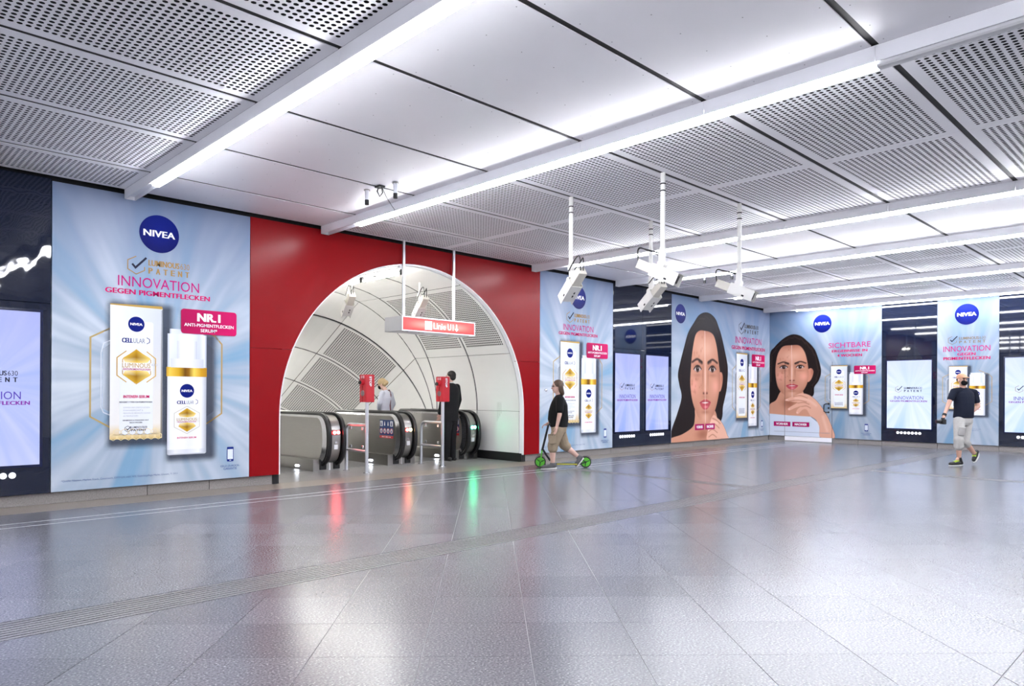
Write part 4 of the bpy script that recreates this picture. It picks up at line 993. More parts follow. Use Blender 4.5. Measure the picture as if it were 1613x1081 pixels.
    if sticker:
        xs0 = x0; x0 = xL; yl, yr = 11.56, 11.11   # runs toward the viewer's right
        g = link('safety_sticker', None, t)
        def S_(a, b, c, d, m, nm, k): B(MB().box((x0-.0015*k, a, c), (x0-.0015*(k-1), b, d)), nm, m, g)
        S_(yr, yl, .555, .845, M_blue, 'backing', 1); S_(yr, yl, .50, .545, M_str, 'red_label', 1)
        for i in range(4):
            w = (yl-yr)/4; yb = yl-w*(i+.5)
            if i in (0, 3): S_(yb-w*.38, yb+w*.38, .725, .825, M_stw, 'pictogram_tile', 2)
            # small figure
            fg = MB(); mcol = M_blue if i in (0, 3) else M_stw
            fg.prism([(yb-.018, .735), (yb+.018, .735), (yb+.014, .79), (yb-.014, .79)], 0, x0-.0045, x0-.003); fg.prism([(yb+.011*math.cos(k*PI/5), .803+.011*math.sin(k*PI/5)) for k in range(10)], 0, x0-.0045, x0-.003)
            B(fg, 'pictogram', mcol, g)
            ds = MB(); n = 16; ds.prism([(yb+.046*math.cos(2*PI*k/n), .635+.055*math.sin(2*PI*k/n)) for k in range(n)], 0, x0-.003, x0-.0015); B(ds, 'prohibition_disc', M_stw, g)
            rg = MB(); ro = [(x0-.0045, yb+.046*math.cos(2*PI*k/n), .635+.055*math.sin(2*PI*k/n)) for k in range(n)]; ri = [(x0-.0045, yb+.036*math.cos(2*PI*k/n), .635+.044*math.sin(2*PI*k/n)) for k in range(n)]
            rg.add(ro+ri, [(k, (k+1) % n, n+(k+1) % n, n+k) for k in range(n)]); B(rg, 'prohibition_ring', M_str, g, False)
            fg = MB(); fg.prism([(yb-.014, .608), (yb+.014, .608), (yb+.010, .65), (yb-.010, .65)], 0, x0-.0045, x0-.003); B(fg, 'pictogram', M_blue, g)
        tb = MB()
        for k in range(7): tb.box((x0-.0035, yl-.08-k*.042-.030+.010*(k % 3), .514), (x0-.002, yl-.08-k*.042, .530))
        B(tb, 'print_mark', M_stw, g)
    x0 = x1-.62
    # lane on the left of the balustrade: comb plate and steps
    xa, xb = lane
    B(MB().box((xa, 11.3, -.012), (xb, 12.35, .004)), 'comb_plate', M_step)
    for k in range(9):
        y = 12.36+k*.40; z = .0 if k < 2 else -(k-1.6)*.2
        sp_ = MB(); sp_.box((xa+.01, y, z-.2), (xb-.01, y+.395, z-.008))
        for q in range(12): xq = xa+.02+(xb-xa-.04)*q/12; sp_.box((xq, y+.005, z-.008), (xq+(xb-xa)/24, y+.39, z))
        B(sp_, 'step', M_step)
    return t
escalator(6.10, 6.72, 'left escalator with red signal on its balustrade end, nearest the red wall', M_redlamp, None, False, (5.02, 6.08))
escalator(7.63, 8.25, 'middle escalator balustrade with blue safety sticker and a red and yellow signal', M_redlamp, M_ylamp, True, (6.74, 7.61))
escalator(9.24, 9.86, 'right escalator with green signal, behind the man in the black suit', M_greenlamp, None, True, (8.27, 9.22))

# ---------------------------------------------------------------- emergency stop posts with guard rails
def stop_post(x, y, y2, label):
    t = thing('emergency_stop_post', label, 'stop post', (x, y, 0), 0, 'red stop posts in front of the escalators'); d = y2-y
    mb = MB(); mb.tube([(0, 0, 0), (0, 0, 1.30)], .030, 14); mb.build('post', M_alu, t)
    for yy in (0, d): MB().tube([(0, yy, 0), (0, yy, .012)], .062, 16).build('base_flange', M_steel2, t)
    pts = [(0, d, 0), (0, d, .70)]+[(0, d-.11+.11*math.cos(PI/2*k/6), .70+.11*math.sin(PI/2*k/6)) for k in range(1, 7)]+[(0, .0, .81)]
    MB().tube(pts, .027, 12).build('guard_rail', M_alu, t)
    MB().tube([(0, d, .37), (0, 0, .37)], .022, 10).build('lower_rail', M_alu, t)
    for yy in (d*.78, d*.2):
        for z, s_ in ((.775, -1), (.41, 1)): MB().box((-.012, yy-.018, min(z, z+s_*.05)), (.012, yy+.018, max(z, z+s_*.05)), 0, None, .004).build('rail_clip', M_steel2, t)
    bx = link('stop_box', None, t, (0, 0, 0)); bx.rotation_euler = (0, 0, R(0))
    MB().box((-.085, -.10, 1.20), (.085, .10, 1.665), 0, None, .012).build('housing', M_stopred, bx)
    # collar with knob facing left, call speaker, lettering on the front
    mb = MB(); mb.tube([(-.086, .0, 1.53), (-.13, 0, 1.53)], [.052, .045], 16); mb.build('knob_guard', M_stopred, bx)
    mb = MB(); mb.tube([(-.125, .0, 1.53), (-.15, 0, 1.53)], [.03, .034], 14); mb.build('stop_knob', M_black, bx)
    mb = MB(); mb.tube([(-.085, .0, 1.35), (-.089, 0, 1.35)], .05, 18); mb.build('speaker_disc', mat('speaker_grey', (.18,.17,.18), .5), bx)
    MB().box((-.0875, -.05, 1.60), (-.0845, .05, 1.645)).build('pictogram_plate', mat('pictogram_pale', (.7,.35,.4), .5), bx)
    MB().box((-.092, -.004, 1.205), (-.084, .004, 1.66)).build('door_seam', mat('seam_dark_red', (.2,.004,.01), .5), bx)
    tv, tf = text_geo('STOP', .04); tb = MB(); tb.add([(-.02+.045*b, -.102, 1.635-.17*a) for a, b in tv], tf); tb.build('lettering', M_stw, bx, False)
    return t
stop_post(6.63, 10.28, 10.92, 'left red STOP post with guard rail, beside the left escalator')
stop_post(8.30, 10.33, 10.98, 'right red STOP post with guard rail, beside the man in the black suit')

# ---------------------------------------------------------------- hanging sign
t = thing('hanging_sign', 'red lit direction sign hanging in front of the arch', 'sign', (6.891, 9.65, 2.39))
W_, D_, H_ = 1.60, .50, .245
mb = MB(); f_ = .018
for a, b in (((0,0,0), (W_,D_,f_)), ((0,0,H_-f_), (W_,D_,H_)), ((0,0,f_), (f_,D_,H_-f_)), ((W_-f_,0,f_), (W_,D_,H_-f_))): mb.box(a, b)
mb.build('frame', M_alu, t)
def sign_glow():
    m = bpy.data.materials.new('red_sign_glow'); m.use_nodes = True; nt = m.node_tree; N = nt.nodes; L = nt.links; p = N['Principled BSDF']
    tc = N.new('ShaderNodeTexCoord'); sp = N.new('ShaderNodeSeparateXYZ'); L.new(tc.outputs['Generated'], sp.inputs[0])
    def tri(o, k):
        a = N.new('ShaderNodeMath'); a.operation = 'PINGPONG'; L.new(o, a.inputs[0]); a.inputs[1].default_value = .5
        b = N.new('ShaderNodeMapRange'); b.interpolation_type = 'SMOOTHSTEP'; b.inputs['From Max'].default_value = k; L.new(a.outputs[0], b.inputs['Value']); return b.outputs[0]
    mu = N.new('ShaderNodeMath'); mu.operation = 'MULTIPLY'; L.new(tri(sp.outputs[0], .3), mu.inputs[0]); L.new(tri(sp.outputs[2], .5), mu.inputs[1])
    rp = N.new('ShaderNodeValToRGB'); L.new(mu.outputs[0], rp.inputs[0]); e = rp.color_ramp.elements
    e[0].color = (.55,.02,.02,1); e[1].color = (1,.33,.26,1); L.new(rp.outputs[0], p.inputs['Emission Color']); p.inputs['Emission Strength'].default_value = .42
    p.inputs['Base Color'].default_value = (.3,.01,.01,1); p.inputs['Roughness'].default_value = .2; return m
MG = sign_glow()
MB().box((f_, .004, f_), (W_-f_, .012, H_-f_)).build('lit_face', MG, t); MB().box((f_, D_-.012, f_), (W_-f_, D_-.004, H_-f_)).build('lit_face', MG, t)
M_letter = emit('white_lettering', (1, .97, .95), .55)
lt = MB(); z0, z1 = .06, .175
def put_text(s_, a0, a1, b0, b1, bold=.02):
    v, f = text_geo(s_, bold, 4); lt.add([(a0+(a1-a0)*a, .0025, b0+(b1-b0)*b) for a, b in v], f)
put_text('Linie', .655, .925, z0+.005, z1, .012); put_text('U1', .965, 1.095, z0+.005, z1, .012)
lt.prism([(1.158, .075), (1.178, .075), (1.178, .175), (1.158, .175)], 1, .001, .0035)
lt.add([(1.168, .0025, .052), (1.208, .0025, .092), (1.194, .0025, .106), (1.168, .0025, .08), (1.142, .0025, .106), (1.128, .0025, .092)], [(0,1,2,3), (0,3,4,5)])
lt.build('lettering', M_letter, t, False)
ic = MB(); ic.box((.475, .0015, .045), (.62, .004, .19)); o = ic.build('pictogram_plate', M_letter, t)
ic = MB(); ic.add([(.505, .0008, .08), (.53, .0008, .08), (.59, .0008, .15), (.60, .0008, .165), (.575, .0008, .165), (.515, .0008, .095)], [(0,1,2,3,4,5)]); ic.build('escalator_symbol', M_alu, t, False)
for x in (.205, 1.30): MB().box((x-.022, D_/2-.015, H_), (x+.022, D_/2+.015, 1.53+.02)).build('hanger', M_alu, t)
for x in (.12, .45, 1.1, 1.45): MB().box((x-.05, .06, -.012), (x+.05, .09, .0)).build('latch', M_steel, t)

# ---------------------------------------------------------------- surveillance cameras
def cctv(loc, drop, yaw, pitch, label, group, pole_r=.028):
    t = thing('surveillance_camera', label, 'camera', loc, 0, group)
    mb = MB(); mb.tube([(0,0,0), (0,0,-drop)], pole_r, 14); mb.build('pole', M_cam, t)
    for z in (-.12, -.20):
        if drop > .5: MB().tube([(0,0,z), (0,0,z-.014)], pole_r+.004, 14).build('pole_band', M_dark, t)
    hd = link('camera_head', None, t, (0, 0, -drop)); hd.rotation_euler = (0, 0, yaw)
    mb = MB(); mb.tube([(0,0,.01), (0,0,-.03)], [.032, .042], 14); mb.tube([(0,0,-.03), (0,0,-.055)], .044, 16); mb.box((-.036, -.045, -.19), (.036, .015, -.05), 0, None, .012); mb.tube([(0, -.055, -.19), (0, .045, -.19)], .045, 16)
    mb.build('pan_bracket', M_cam, hd)
    M = Matrix.Translation((0, 0, -.19)) @ Matrix.Rotation(pitch, 4, 'Y') @ Matrix.Translation((.02, .0, -.10))
    w, h, a, b = .085, .075, -.10, .25      # sun shield
    sh = MB(); sh.box((a, -w, h-.006), (b, w, h), 0, M); sh.box((a, -w, -h), (b, -w+.006, h), 0, M); sh.box((a, w-.006, -h), (b, w, h), 0, M); sh.box((a+.02, -w, -h), (b-.05, w, -h+.006), 0, M)
    sh.build('sun_shield', M_cam, hd)
    bd = MB(); bd.box((-.30, -.062, -.055), (.215, .062, .055), 0, M, .008); bd.build('body', M_cam2, hd)
    fr = MB(); fr.box((.215, -.05, -.045), (.222, .05, .045), 0, M); fr.build('front_glass', M_rubber, hd)
    for sy in (-1, 1):
        lk = MB(); lk.box((.10, sy*w-.003 if sy > 0 else -w-.003, -.052), (.135, sy*w+.003 if sy > 0 else -w+.001, -.03), 0, M); lk.build('latch', M_black, hd)
    vt = MB(); 
    for q in (0, 1): vt.box((.02+q*.06, -.03, -h-.002), (.055+q*.06, -.012, -h+.002), 0, M)
    vt.build('vent', M_black, hd)
    def arc(s_, k): return [tuple(M @ Vector((-.30-.10*math.sin(PI*u)*k, s_*.02+.03*s_*u, .0+.18*u+.06*math.sin(PI*u)))) for u in [i/12 for i in range(13)]]
    for s_, k in ((1, 1.0), (-1, .7)):
        p = arc(s_, k); p.append((0, s_*.035, -.07)); MB().tube(p, .0075, 8).build('cable', M_rubber, hd)
    return t
aR = math.atan2(RGT.y, RGT.x)
def dirang(a, d): v = RGT*a+FWD*d; return math.atan2(v.y, v.x)
G1 = 'surveillance cameras hanging from ceiling poles'
cctv((7.047, 6.122, ZC), .90, dirang(-.42, .9), R(36), 'surveillance camera on a pole in front of the blue disc right of the arch', G1)
cctv((7.03, 4.699, ZC), .87, dirang(.80, -.55), R(26), 'nearest hanging surveillance camera, largest of the four, lens end to the right, cable loop behind', G1)
cctv((8.878, 4.719, ZC), .88, dirang(.80, -.55), R(24), 'rightmost hanging surveillance camera, lens end turned to the right', G1)
cctv((8.844, 6.118, ZC), .86, dirang(-.45, .9), R(34), 'hanging surveillance camera below and behind the nearest one, turned away to the left', G1)
G2 = 'surveillance cameras inside the tunnel arch'
cctv((8.16, 10.87, 3.46), .22, dirang(-.5, .85), R(38), 'surveillance camera inside the arch just above the red lit sign', G2, .02)
cctv((7.05, 11.60, 3.50), .25, dirang(-.5, .85), R(38), 'surveillance camera inside the arch under the tunnel lamp, left of the sign', G2, .02)
# stub pipes with loose cable
for x, y, lb in ((4.976, 7.74, 'left stub of capped pipe under the plain ceiling over the arch wall'), (5.057, 7.234, 'right stub of capped pipe under the plain ceiling, thin wire hanging beside it'),
                 (13.546, 7.995, 'far left short pipe stub under the perforated ceiling behind the rightmost camera'), (13.453, 7.311, 'far right short pipe stub under the perforated ceiling behind the rightmost camera')):
    t = thing('pipe_stub', lb, 'pipe', (x, y, ZC), 0, 'short pipe stubs under the ceiling')
    MB().tube([(0,0,0), (0,0,-.13)], .026, 12).build('pipe', M_alu, t); MB().tube([(0,0,-.13), (0,0,-.19)], .027, 12).build('cap', M_black, t); MB().tube([(0,0,-.0), (0,0,-.012)], .04, 12).build('collar', M_steel, t)
t = thing('loose_cable', 'loose black cable loop between the two pipe stubs', 'cable', (5.0, 7.45, ZC))
MB().tube([(0,.06,0), (-.03,.05,-.07), (.0,.04,-.13), (.03,.02,-.08), (.0,.0,-.01)], .008, 8).build('loop', M_rubber, t); MB().box((-.04,-.02,-.02), (.04,.09,0)).build('clip', M_black, t)
MB().tube([(0,0,-.01), (.06,-.02,-.14), (.14,-.03,-.24), (.25,-.02,-.33), (.35,.02,-.36)], .0035, 6).build('wire', M_rubber, t)
# unseen lamps added to brighten the sloping shaft, then the tunnel's own lamp
M_tl = emit('tunnel_tube', (1, .97, .90), TUNNEL_L)
for kk in range(4):
    pt = oI+axI*(1.2+2.6*kk)+nI*2.47
    t = thing('tunnel_lamp', 'fluorescent lamp over the sloping escalator shaft, hidden behind the arch crown', 'lamp', (7.15, pt.y, pt.z), 0, 'lamps over the escalator shaft'); t.rotation_euler = (-TH, 0, 0)
    MB().box((-.06, 0, -.02), (.06, 2.4, .04)).build('trunking', M_beam, t)
    for a, b in ((.05, 1.2), (1.22, 2.37)): MB().tube([(0, a, -.07), (0, b, -.07)], .022, 12).build('tube', M_tl, t)
t = thing('tunnel_lamp', 'bare fluorescent tube lamp along the top of the tunnel', 'lamp', (7.15, 9.75, 3.50))
M_tl = emit('tunnel_tube', (1, .97, .88), TUNNEL_L)
MB().box((-.06, .25, -.02), (.06, 4.3, .04)).build('trunking', M_beam, t)
for a, b in ((.3, 1.5), (1.56, 2.76), (2.82, 4.02)):
    MB().tube([(0, a+.03, -.09), (0, b-.03, -.09)], .022, 12).build('tube', M_tl, t)
    for yy in (a, b-.02): MB().box((-.016, yy, -.115), (.016, yy+.03, -.02)).build('holder', M_black, t)
# ---------------------------------------------------------------- people
def remesh(prims, voxel, name, m, parent, smooth=5, fac=.5):
    mb = MB()
    for p in prims:
        k = p[0]
        if k == 'c':      # tapered capsule
            _, a, ra, b, rb = p; a = Vector(a); b = Vector(b); d = (b-a); L_ = d.length
            if L_ < 1e-5: mb.sphere(a, ra, 0, 12, 8); continue
            d /= L_; u = d.cross(Vector((0,0,1)) if abs(d.z) < .9 else Vector((1,0,0))).normalized(); v = d.cross(u); rg = []
            for c_, r_, sg, seq in ((a, ra, -1, (80, 50, 22)), (b, rb, 1, (0, 22, 50, 80))):
                for an in seq:
                    o = c_+d*(sg*r_*math.sin(R(an))); q = r_*math.cos(R(an)); rg.append([o+(u*math.cos(2*PI*j/14)+v*math.sin(2*PI*j/14))*q for j in range(14)])
                if sg < 0: rg.append([a+(u*math.cos(2*PI*j/14)+v*math.sin(2*PI*j/14))*ra for j in range(14)])
            mb.rings(rg, 0, False)
        elif k == 'e':    # ellipsoid with rotation matrix
            _, c_, rr, M3 = p; mb.sphere((0,0,0), rr, 0, 18, 12, Matrix.Translation(Vector(c_)) @ (M3.to_4x4() if M3 else Matrix()))
        elif k == 'l':    # loft of ellipses: (centre, rx, ry, side vector, front vector)
            rg = []
            for (c_, rx, ry, sv, fv) in p[1]: rg.append([Vector(c_)+sv*(rx*math.cos(2*PI*j/20))+fv*(ry*math.sin(2*PI*j/20)) for j in range(20)])
            mb.rings(rg, 0, False)
        elif k == 'b': mb.box(p[1], p[2], 0, p[3])
    me = mb.mesh('tmp', m); bm = bmesh.new(); bm.from_mesh(me); bmesh.ops.recalc_face_normals(bm, faces=bm.faces); bm.to_mesh(me); bm.free()
    ob = link('tmp', me); md = ob.modifiers.new('r', 'REMESH'); md.mode = 'VOXEL'; md.voxel_size = voxel; md.use_smooth_shade = True
    if smooth: sm = ob.modifiers.new('s', 'SMOOTH'); sm.iterations = smooth; sm.factor = fac
    dg = bpy.context.evaluated_depsgraph_get(); dg.update(); out = bpy.data.meshes.new_from_object(ob.evaluated_get(dg)); out.name = name
    bpy.data.objects.remove(ob); bpy.data.meshes.remove(me)
    if not out.materials: out.materials.append(m)
    out.polygons.foreach_set('use_smooth', [True]*len(out.polygons))
    return link(name, out, parent)
V3 = Vector
def hand_prims(wr, dirv, palm_n, side, curl=.5, s=1.0):
    """palm, four unequal bent fingers and a thumb leaving the side of the palm; side = vector toward the thumb"""
    d = dirv.normalized(); sd = side.normalized(); n = palm_n.normalized(); P = []
    P.append(('c', wr, .027*s, wr+d*.03*s, .03*s))
    for k in (-1, 0, 1): P.append(('c', wr+d*.03*s+sd*.02*k*s, .018*s, wr+d*.085*s+sd*.024*k*s, .014*s))
    for k, ln in ((1.5, .072), (.5, .082), (-.5, .076), (-1.5, .06)):
        b = wr+d*.088*s+sd*.0235*k*s; q = b; dd = (d+sd*.07*k).normalized(); ang = 0
        for j, fr in enumerate((.45, .32, .23)):
            ang += curl*(.5 if j == 0 else .8); e = q+(dd*math.cos(ang)+n*math.sin(ang))*ln*fr*s
            P.append(('c', q, (.0092-.0009*j)*s, e, (.0085-.0009*j)*s)); q = e
    b = wr+d*.03*s+sd*.026*s; m_ = b+(d*.6+sd*.7+n*.25).normalized()*.042*s; e = m_+(d*.9+sd*.15+n*.35).normalized()*.03*s
    P += [('c', b, .014*s, m_, .011*s), ('c', m_, .0105*s, e, .0085*s)]
    return P
M_skin = mat('skin', (.56,.33,.25), .5, 0, .4, .05, 9)
M_skin2 = mat('skin_pale', (.62,.40,.33), .5, 0, .4, .05, 9)
M_eye = mat('eye_dark', (.05,.03,.03), .2); M_lip = mat('lip', (.42,.16,.14), .5)
M_cloth_black = mat('black_cloth', (.008,.008,.009), .85, 0, .2, .15, 40); M_cloth_suit = mat('suit_cloth', (.006,.006,.008), .75, 0, .3, .15, 40); M_navy = mat('navy_cloth', (.010,.013,.026), .85, 0, .2, .15, 40)
M_khaki = mat('khaki_cloth', (.30,.24,.17), .85, 0, .2, .12, 25, .15, 18); M_grey_sh = mat('pale_grey_cloth', (.46,.45,.43), .85, 0, .2, .12, 25, .2, 16)
M_seam = mat('cloth_shadow_seam', (.16,.13,.09), .9); M_seam2 = mat('grey_pocket_cloth', (.36,.35,.34), .9)
M_shirtw = mat('pale_striped_blouse', (.55,.57,.66), .8, 0, .2, .2, 60, 0, 40, (1, 1, 3))
M_hair_b = mat('brown_hair', (.07,.038,.022), .5, 0, .4, .4, 40, .3, 60); M_hair_d = mat('dark_hair', (.012,.010,.010), .5, 0, .4, .3, 40); M_hair_l = mat('blonde_hair', (.48,.36,.20), .5, 0, .4, .3, 40, .3, 60)
M_shoe_g = mat('grey_canvas', (.10,.10,.105), .8); M_shoe_k = mat('black_shoe', (.008,.008,.008), .5); M_sole = mat('white_sole', (.6,.6,.58), .6); M_lime = mat('lime_laces', (.55,.75,.05), .5)
M_cap = mat('tan_cap', (.62,.33,.20), .8); M_bag = mat('dark_red_strap', (.14,.03,.05), .7)

class Person:
    def __init__(s, label, px, py, ppm, group=None):
        """origin: the point under (px, py) on the floor; local x runs to the right of the picture, y away from it"""
        dep = FPX/ppm; v = (px-806.5)/FPX; g = FWD*dep+RGT*(v*dep); s.px, s.py, s.k = px, py, ppm
        s.dep = dep; s.v = v; s.z0 = 0; s.z0 = s.p(px, py).z
        s.root = thing('person', label, 'person', (g.x, g.y, 0), aR, group); s.body = []; s.s = 1.0
    def p(s, x, y, d=0.0): q = (s.dep+d)/FPX; return V3(((x-806.5)*q-s.v*s.dep, d, CAMH-(y-620.87-(x-806.5)*ROLL)*q-s.z0))
    def limbs(s, J, sc=1.0):
        B = s.body; c = lambda a, ra, b, rb: B.append(('c', J[a] if isinstance(a, str) else a, ra*sc, J[b] if isinstance(b, str) else b, rb*sc))
        for q in 'LR':
            c('sh'+q, .054, 'el'+q, .040); c('el'+q, .041, 'wr'+q, .027); c('hip'+q, .088, 'kn'+q, .056); c('kn'+q, .056, J['kn'+q].lerp(J['an'+q], .35), .057); c(J['kn'+q].lerp(J['an'+q], .35), .056, 'an'+q, .036)
            c('an'+q, .034, J['an'+q].lerp(J['toe'+q], .2), .030); c(J['he'+q].lerp(J['an'+q], .2), .020, J['toe'+q].lerp(J['an'+q], .12), .014)
    def torso(s, J, wide, deep, grow=0.0, lo=None, hi=None, belly=0.0):
        sv = (J['shL']-J['shR']); sv.z = 0; sv.normalize(); fv = V3((sv.y, -sv.x, 0))       # front of the body
        fv = -fv if s.front.dot(fv) < 0 else fv
        pel = (J['hipL']+J['hipR'])/2; sh = (J['shL']+J['shR'])/2; rg = []
        for t, wx, dy in ((-.16, .62, .62), (-.06, .95, .92), (.1, 1.0, 1.0), (.35, .90, .95+belly), (.6, .96, 1.0+belly*.5), (.82, 1.06, 1.0), (.95, .98, .78), (1.05, .62, .55), (1.10, .34, .42)):
            if lo is not None and t < lo: continue
            if hi is not None and t > hi: continue
            c_ = pel.lerp(sh, t)+fv*(belly*.05 if .2 < t < .7 else 0); rg.append((c_, wide*wx+grow, deep*dy+grow, sv, fv))
        return ('l', rg)
    def head(s, hc, face, pitch=0.0, sc=1.0, ears=True):
        """hc centre of the skull; face = unit vector the face points along"""
        f = V3((face.x, face.y, 0)).normalized(); f = (f*math.cos(pitch)+V3((0,0,math.sin(pitch)))).normalized(); sd = f.cross(V3((0,0,1))).normalized(); up = sd.cross(f).normalized()
        M3 = Matrix((f, sd, up)).transposed(); T = lambda a, b, c: hc+f*a*sc+sd*b*sc+up*c*sc; s.HT, s.HM, s.hs = T, M3, sc
        E = lambda c_, r: s.body.append(('e', c_, tuple(x*sc for x in r), M3))
        E(T(-.008, 0, .025), (.097, .076, .092)); E(T(.018, 0, -.045), (.072, .062, .075)); E(T(.045, 0, -.088), (.036, .035, .028))
        s.body.append(('c', T(.082, 0, .01), .011*sc, T(.103, 0, -.03), .014*sc)); s.body.append(('c', T(.078, -.022, .028), .012*sc, T(.078, .022, .028), .012*sc)); s.body.append(('c', T(.082, -.012, -.062), .010*sc, T(.082, .012, -.062), .010*sc))
        if ears:
            for b in (-1, 1): E(T(-.005, b*.076, -.015), (.018, .008, .030))
    def face_parts(s):
        T = s.HT
        for b in (-1, 1):
            MB().sphere(T(.081, b*.031, .008), .011*s.hs, 0, 10, 7).build('eye', M_eye, s.root)
            mb = MB(); mb.tube([T(.085, b*.016, .026), T(.086, b*.034, .031), T(.076, b*.052, .024)], .0045*s.hs, 6); mb.build('eyebrow', M_hair_d, s.root)
        mb = MB(); mb.tube([T(.083, -.022, -.062), T(.0925, 0, -.060), T(.083, .022, -.062)], .005*s.hs, 6); mb.build('mouth', M_lip, s.root)
    def skin(s, m=M_skin): return remesh(s.body, .0065, 'body', m, s.root, 3)
def shoe(P, an, he, toe, m, sole=M_sole, h=.055, w=.046):
    d = (toe-he).normalized(); up = V3((0,0,1)); up = (up-d*up.dot(d)).normalized(); sd = d.cross(up)
    prims = [('c', he+up*.02, .038, he.lerp(toe, .5)+up*.016, w*.95), ('c', he.lerp(toe, .5)+up*.012, w*.9, toe+up*.006-d*.01, .036), ('c', he+up*.02+d*.02, .042, an+up*.0, .046), ('c', he.lerp(toe, .3)+up*.03, .04, he.lerp(toe, .62)+up*.02, .034)]
    o = remesh(prims, .008, 'shoe', m, P.root, 3)
    if sole is not None:
        M = Matrix((sd, d, up)).transposed().to_4x4(); M.translation = he.lerp(toe, .5)-up*.028; L_ = (toe-he).length/2+.03; rg = []
        for z in (-.012, .010): rg.append([V3((w*1.02*math.copysign(abs(math.cos(a))**.8, math.cos(a)), L_*math.copysign(abs(math.sin(a))**.8, math.sin(a)), z)) for a in [2*PI*k/20 for k in range(20)]])
        MB().rings(rg, 0, False, True, True, M).build('sole', sole, o)
    return o, d, up, sd

# --- rider with the kick scooter
c3 = lambda x, y: (820+x/6.357, 580+y/6.357)
A = Person('person in black polo shirt and khaki shorts with long brown hair, on a kick scooter', 866, 738.5, 86.5); A.front = V3((-1, 0, 0))
q = lambda x, y, d=0.0: A.p(*c3(x, y), d)
J = dict(shL=q(395, 318, -.19), elL=q(392, 470, -.25), wrL=q(365, 590, -.24), shR=q(375, 318, .19), elR=q(330, 450, .24), wrR=q(285, 560, .13),
         hipL=q(380, 625, -.10), hipR=q(390, 625, .10), knL=q(325, 780, -.11), anL=q(325, 965, -.11), heL=q(350, 990, -.11), toeL=q(222, 1000, -.12),
         knR=q(438, 770, .10), anR=q(582, 895, .10), heR=q(612, 905, .10), toeR=q(560, 975, .10))
A.body.append(A.torso(J, .175, .135, 0, belly=.25)); A.limbs(J, 1.0); nk = q(385, 290); hc = q(368, 190)
A.body.append(('c', nk, .058, q(375, 240), .052)); A.head(hc, V3((-1, -.15, 0)), -.05)
A.body += hand_prims(J['wrL'], V3((-.25, .0, -1)), V3((-1, .1, 0)), V3((-.4, .9, 0)), .35); A.body += hand_prims(J['wrR'], V3((-.9, .1, -.25)), V3((0, 0, -1)), V3((0, -1, 0)), 1.0)
A.skin(M_skin2); A.face_parts()
pel = (J['hipL']+J['hipR'])/2
sh = [A.torso(J, .18, .14, .018, lo=.0, belly=.28)]+[('c', J['sh'+k], .074, J['sh'+k].lerp(J['el'+k], .72), .070) for k in 'LR']+[('c', nk-V3((0,0,.015)), .07, nk+V3((0,0,.012)), .064)]
remesh(sh, .010, 'polo_shirt', M_cloth_black, A.root, 4)
so = [A.torso(J, .18, .14, .008, hi=.4, belly=.1)]+[('c', J['hip'+k], .118, J['kn'+k], .098) for k in 'LR']+[('c', J['kn'+k], .098, J['kn'+k].lerp(J['an'+k], .16), .092) for k in 'LR']
so = remesh(so, .010, 'cargo_shorts', M_khaki, A.root, 4)
MB().box((-.075, -.012, -.09), (.075, .012, .09), 0, Matrix.Translation(q(322, 712, -.225)) @ Matrix.Rotation(-.10, 4, 'Y'), .01).build('pocket', M_khaki, so); MB().box((-.05, -.014, -.006), (.05, .014, .006), 0, Matrix.Translation(q(318, 672, -.228)), .004).build('pocket_opening', M_seam, so)
T = A.HT
hr = [('e', T(-.022, 0, .038), (.102, .088, .092), A.HM)]+[('c', T(-.05, b*.055, .0), .045, T(-.075, b*.05, -.125), .042) for b in (-1, 0, 1)]+[('c', T(-.02, b*.07, .02), .03, T(-.04, b*.072, -.09), .028) for b in (-1, 1)]+[('c', T(-.06, -.04, -.10), .04, T(-.085, .03, -.145), .035)]
remesh(hr, .008, 'hair', M_hair_b, A.root, 3)
gl = MB(); gl.tube([T(.085, -.055, .01), T(.10, -.03, .012), T(.10, .03, .012), T(.085, .055, .01)], .004, 6); gl.tube([T(.085, -.055, .01), T(.0, -.08, .005)], .003, 6); gl.build('glasses', M_black, A.root)
for k in 'LR':
    o, d, up, sd = shoe(A, J['an'+k], J['he'+k], J['toe'+k], M_shoe_g)
    lc = MB()
    for i in range(3): b = J['he'+k].lerp(J['toe'+k], .45+.1*i)+up*(.058-.006*i); lc.tube([b-sd*.026, b+up*.006, b+sd*.026], .005, 6)
    lc.build('laces', M_sole, o)
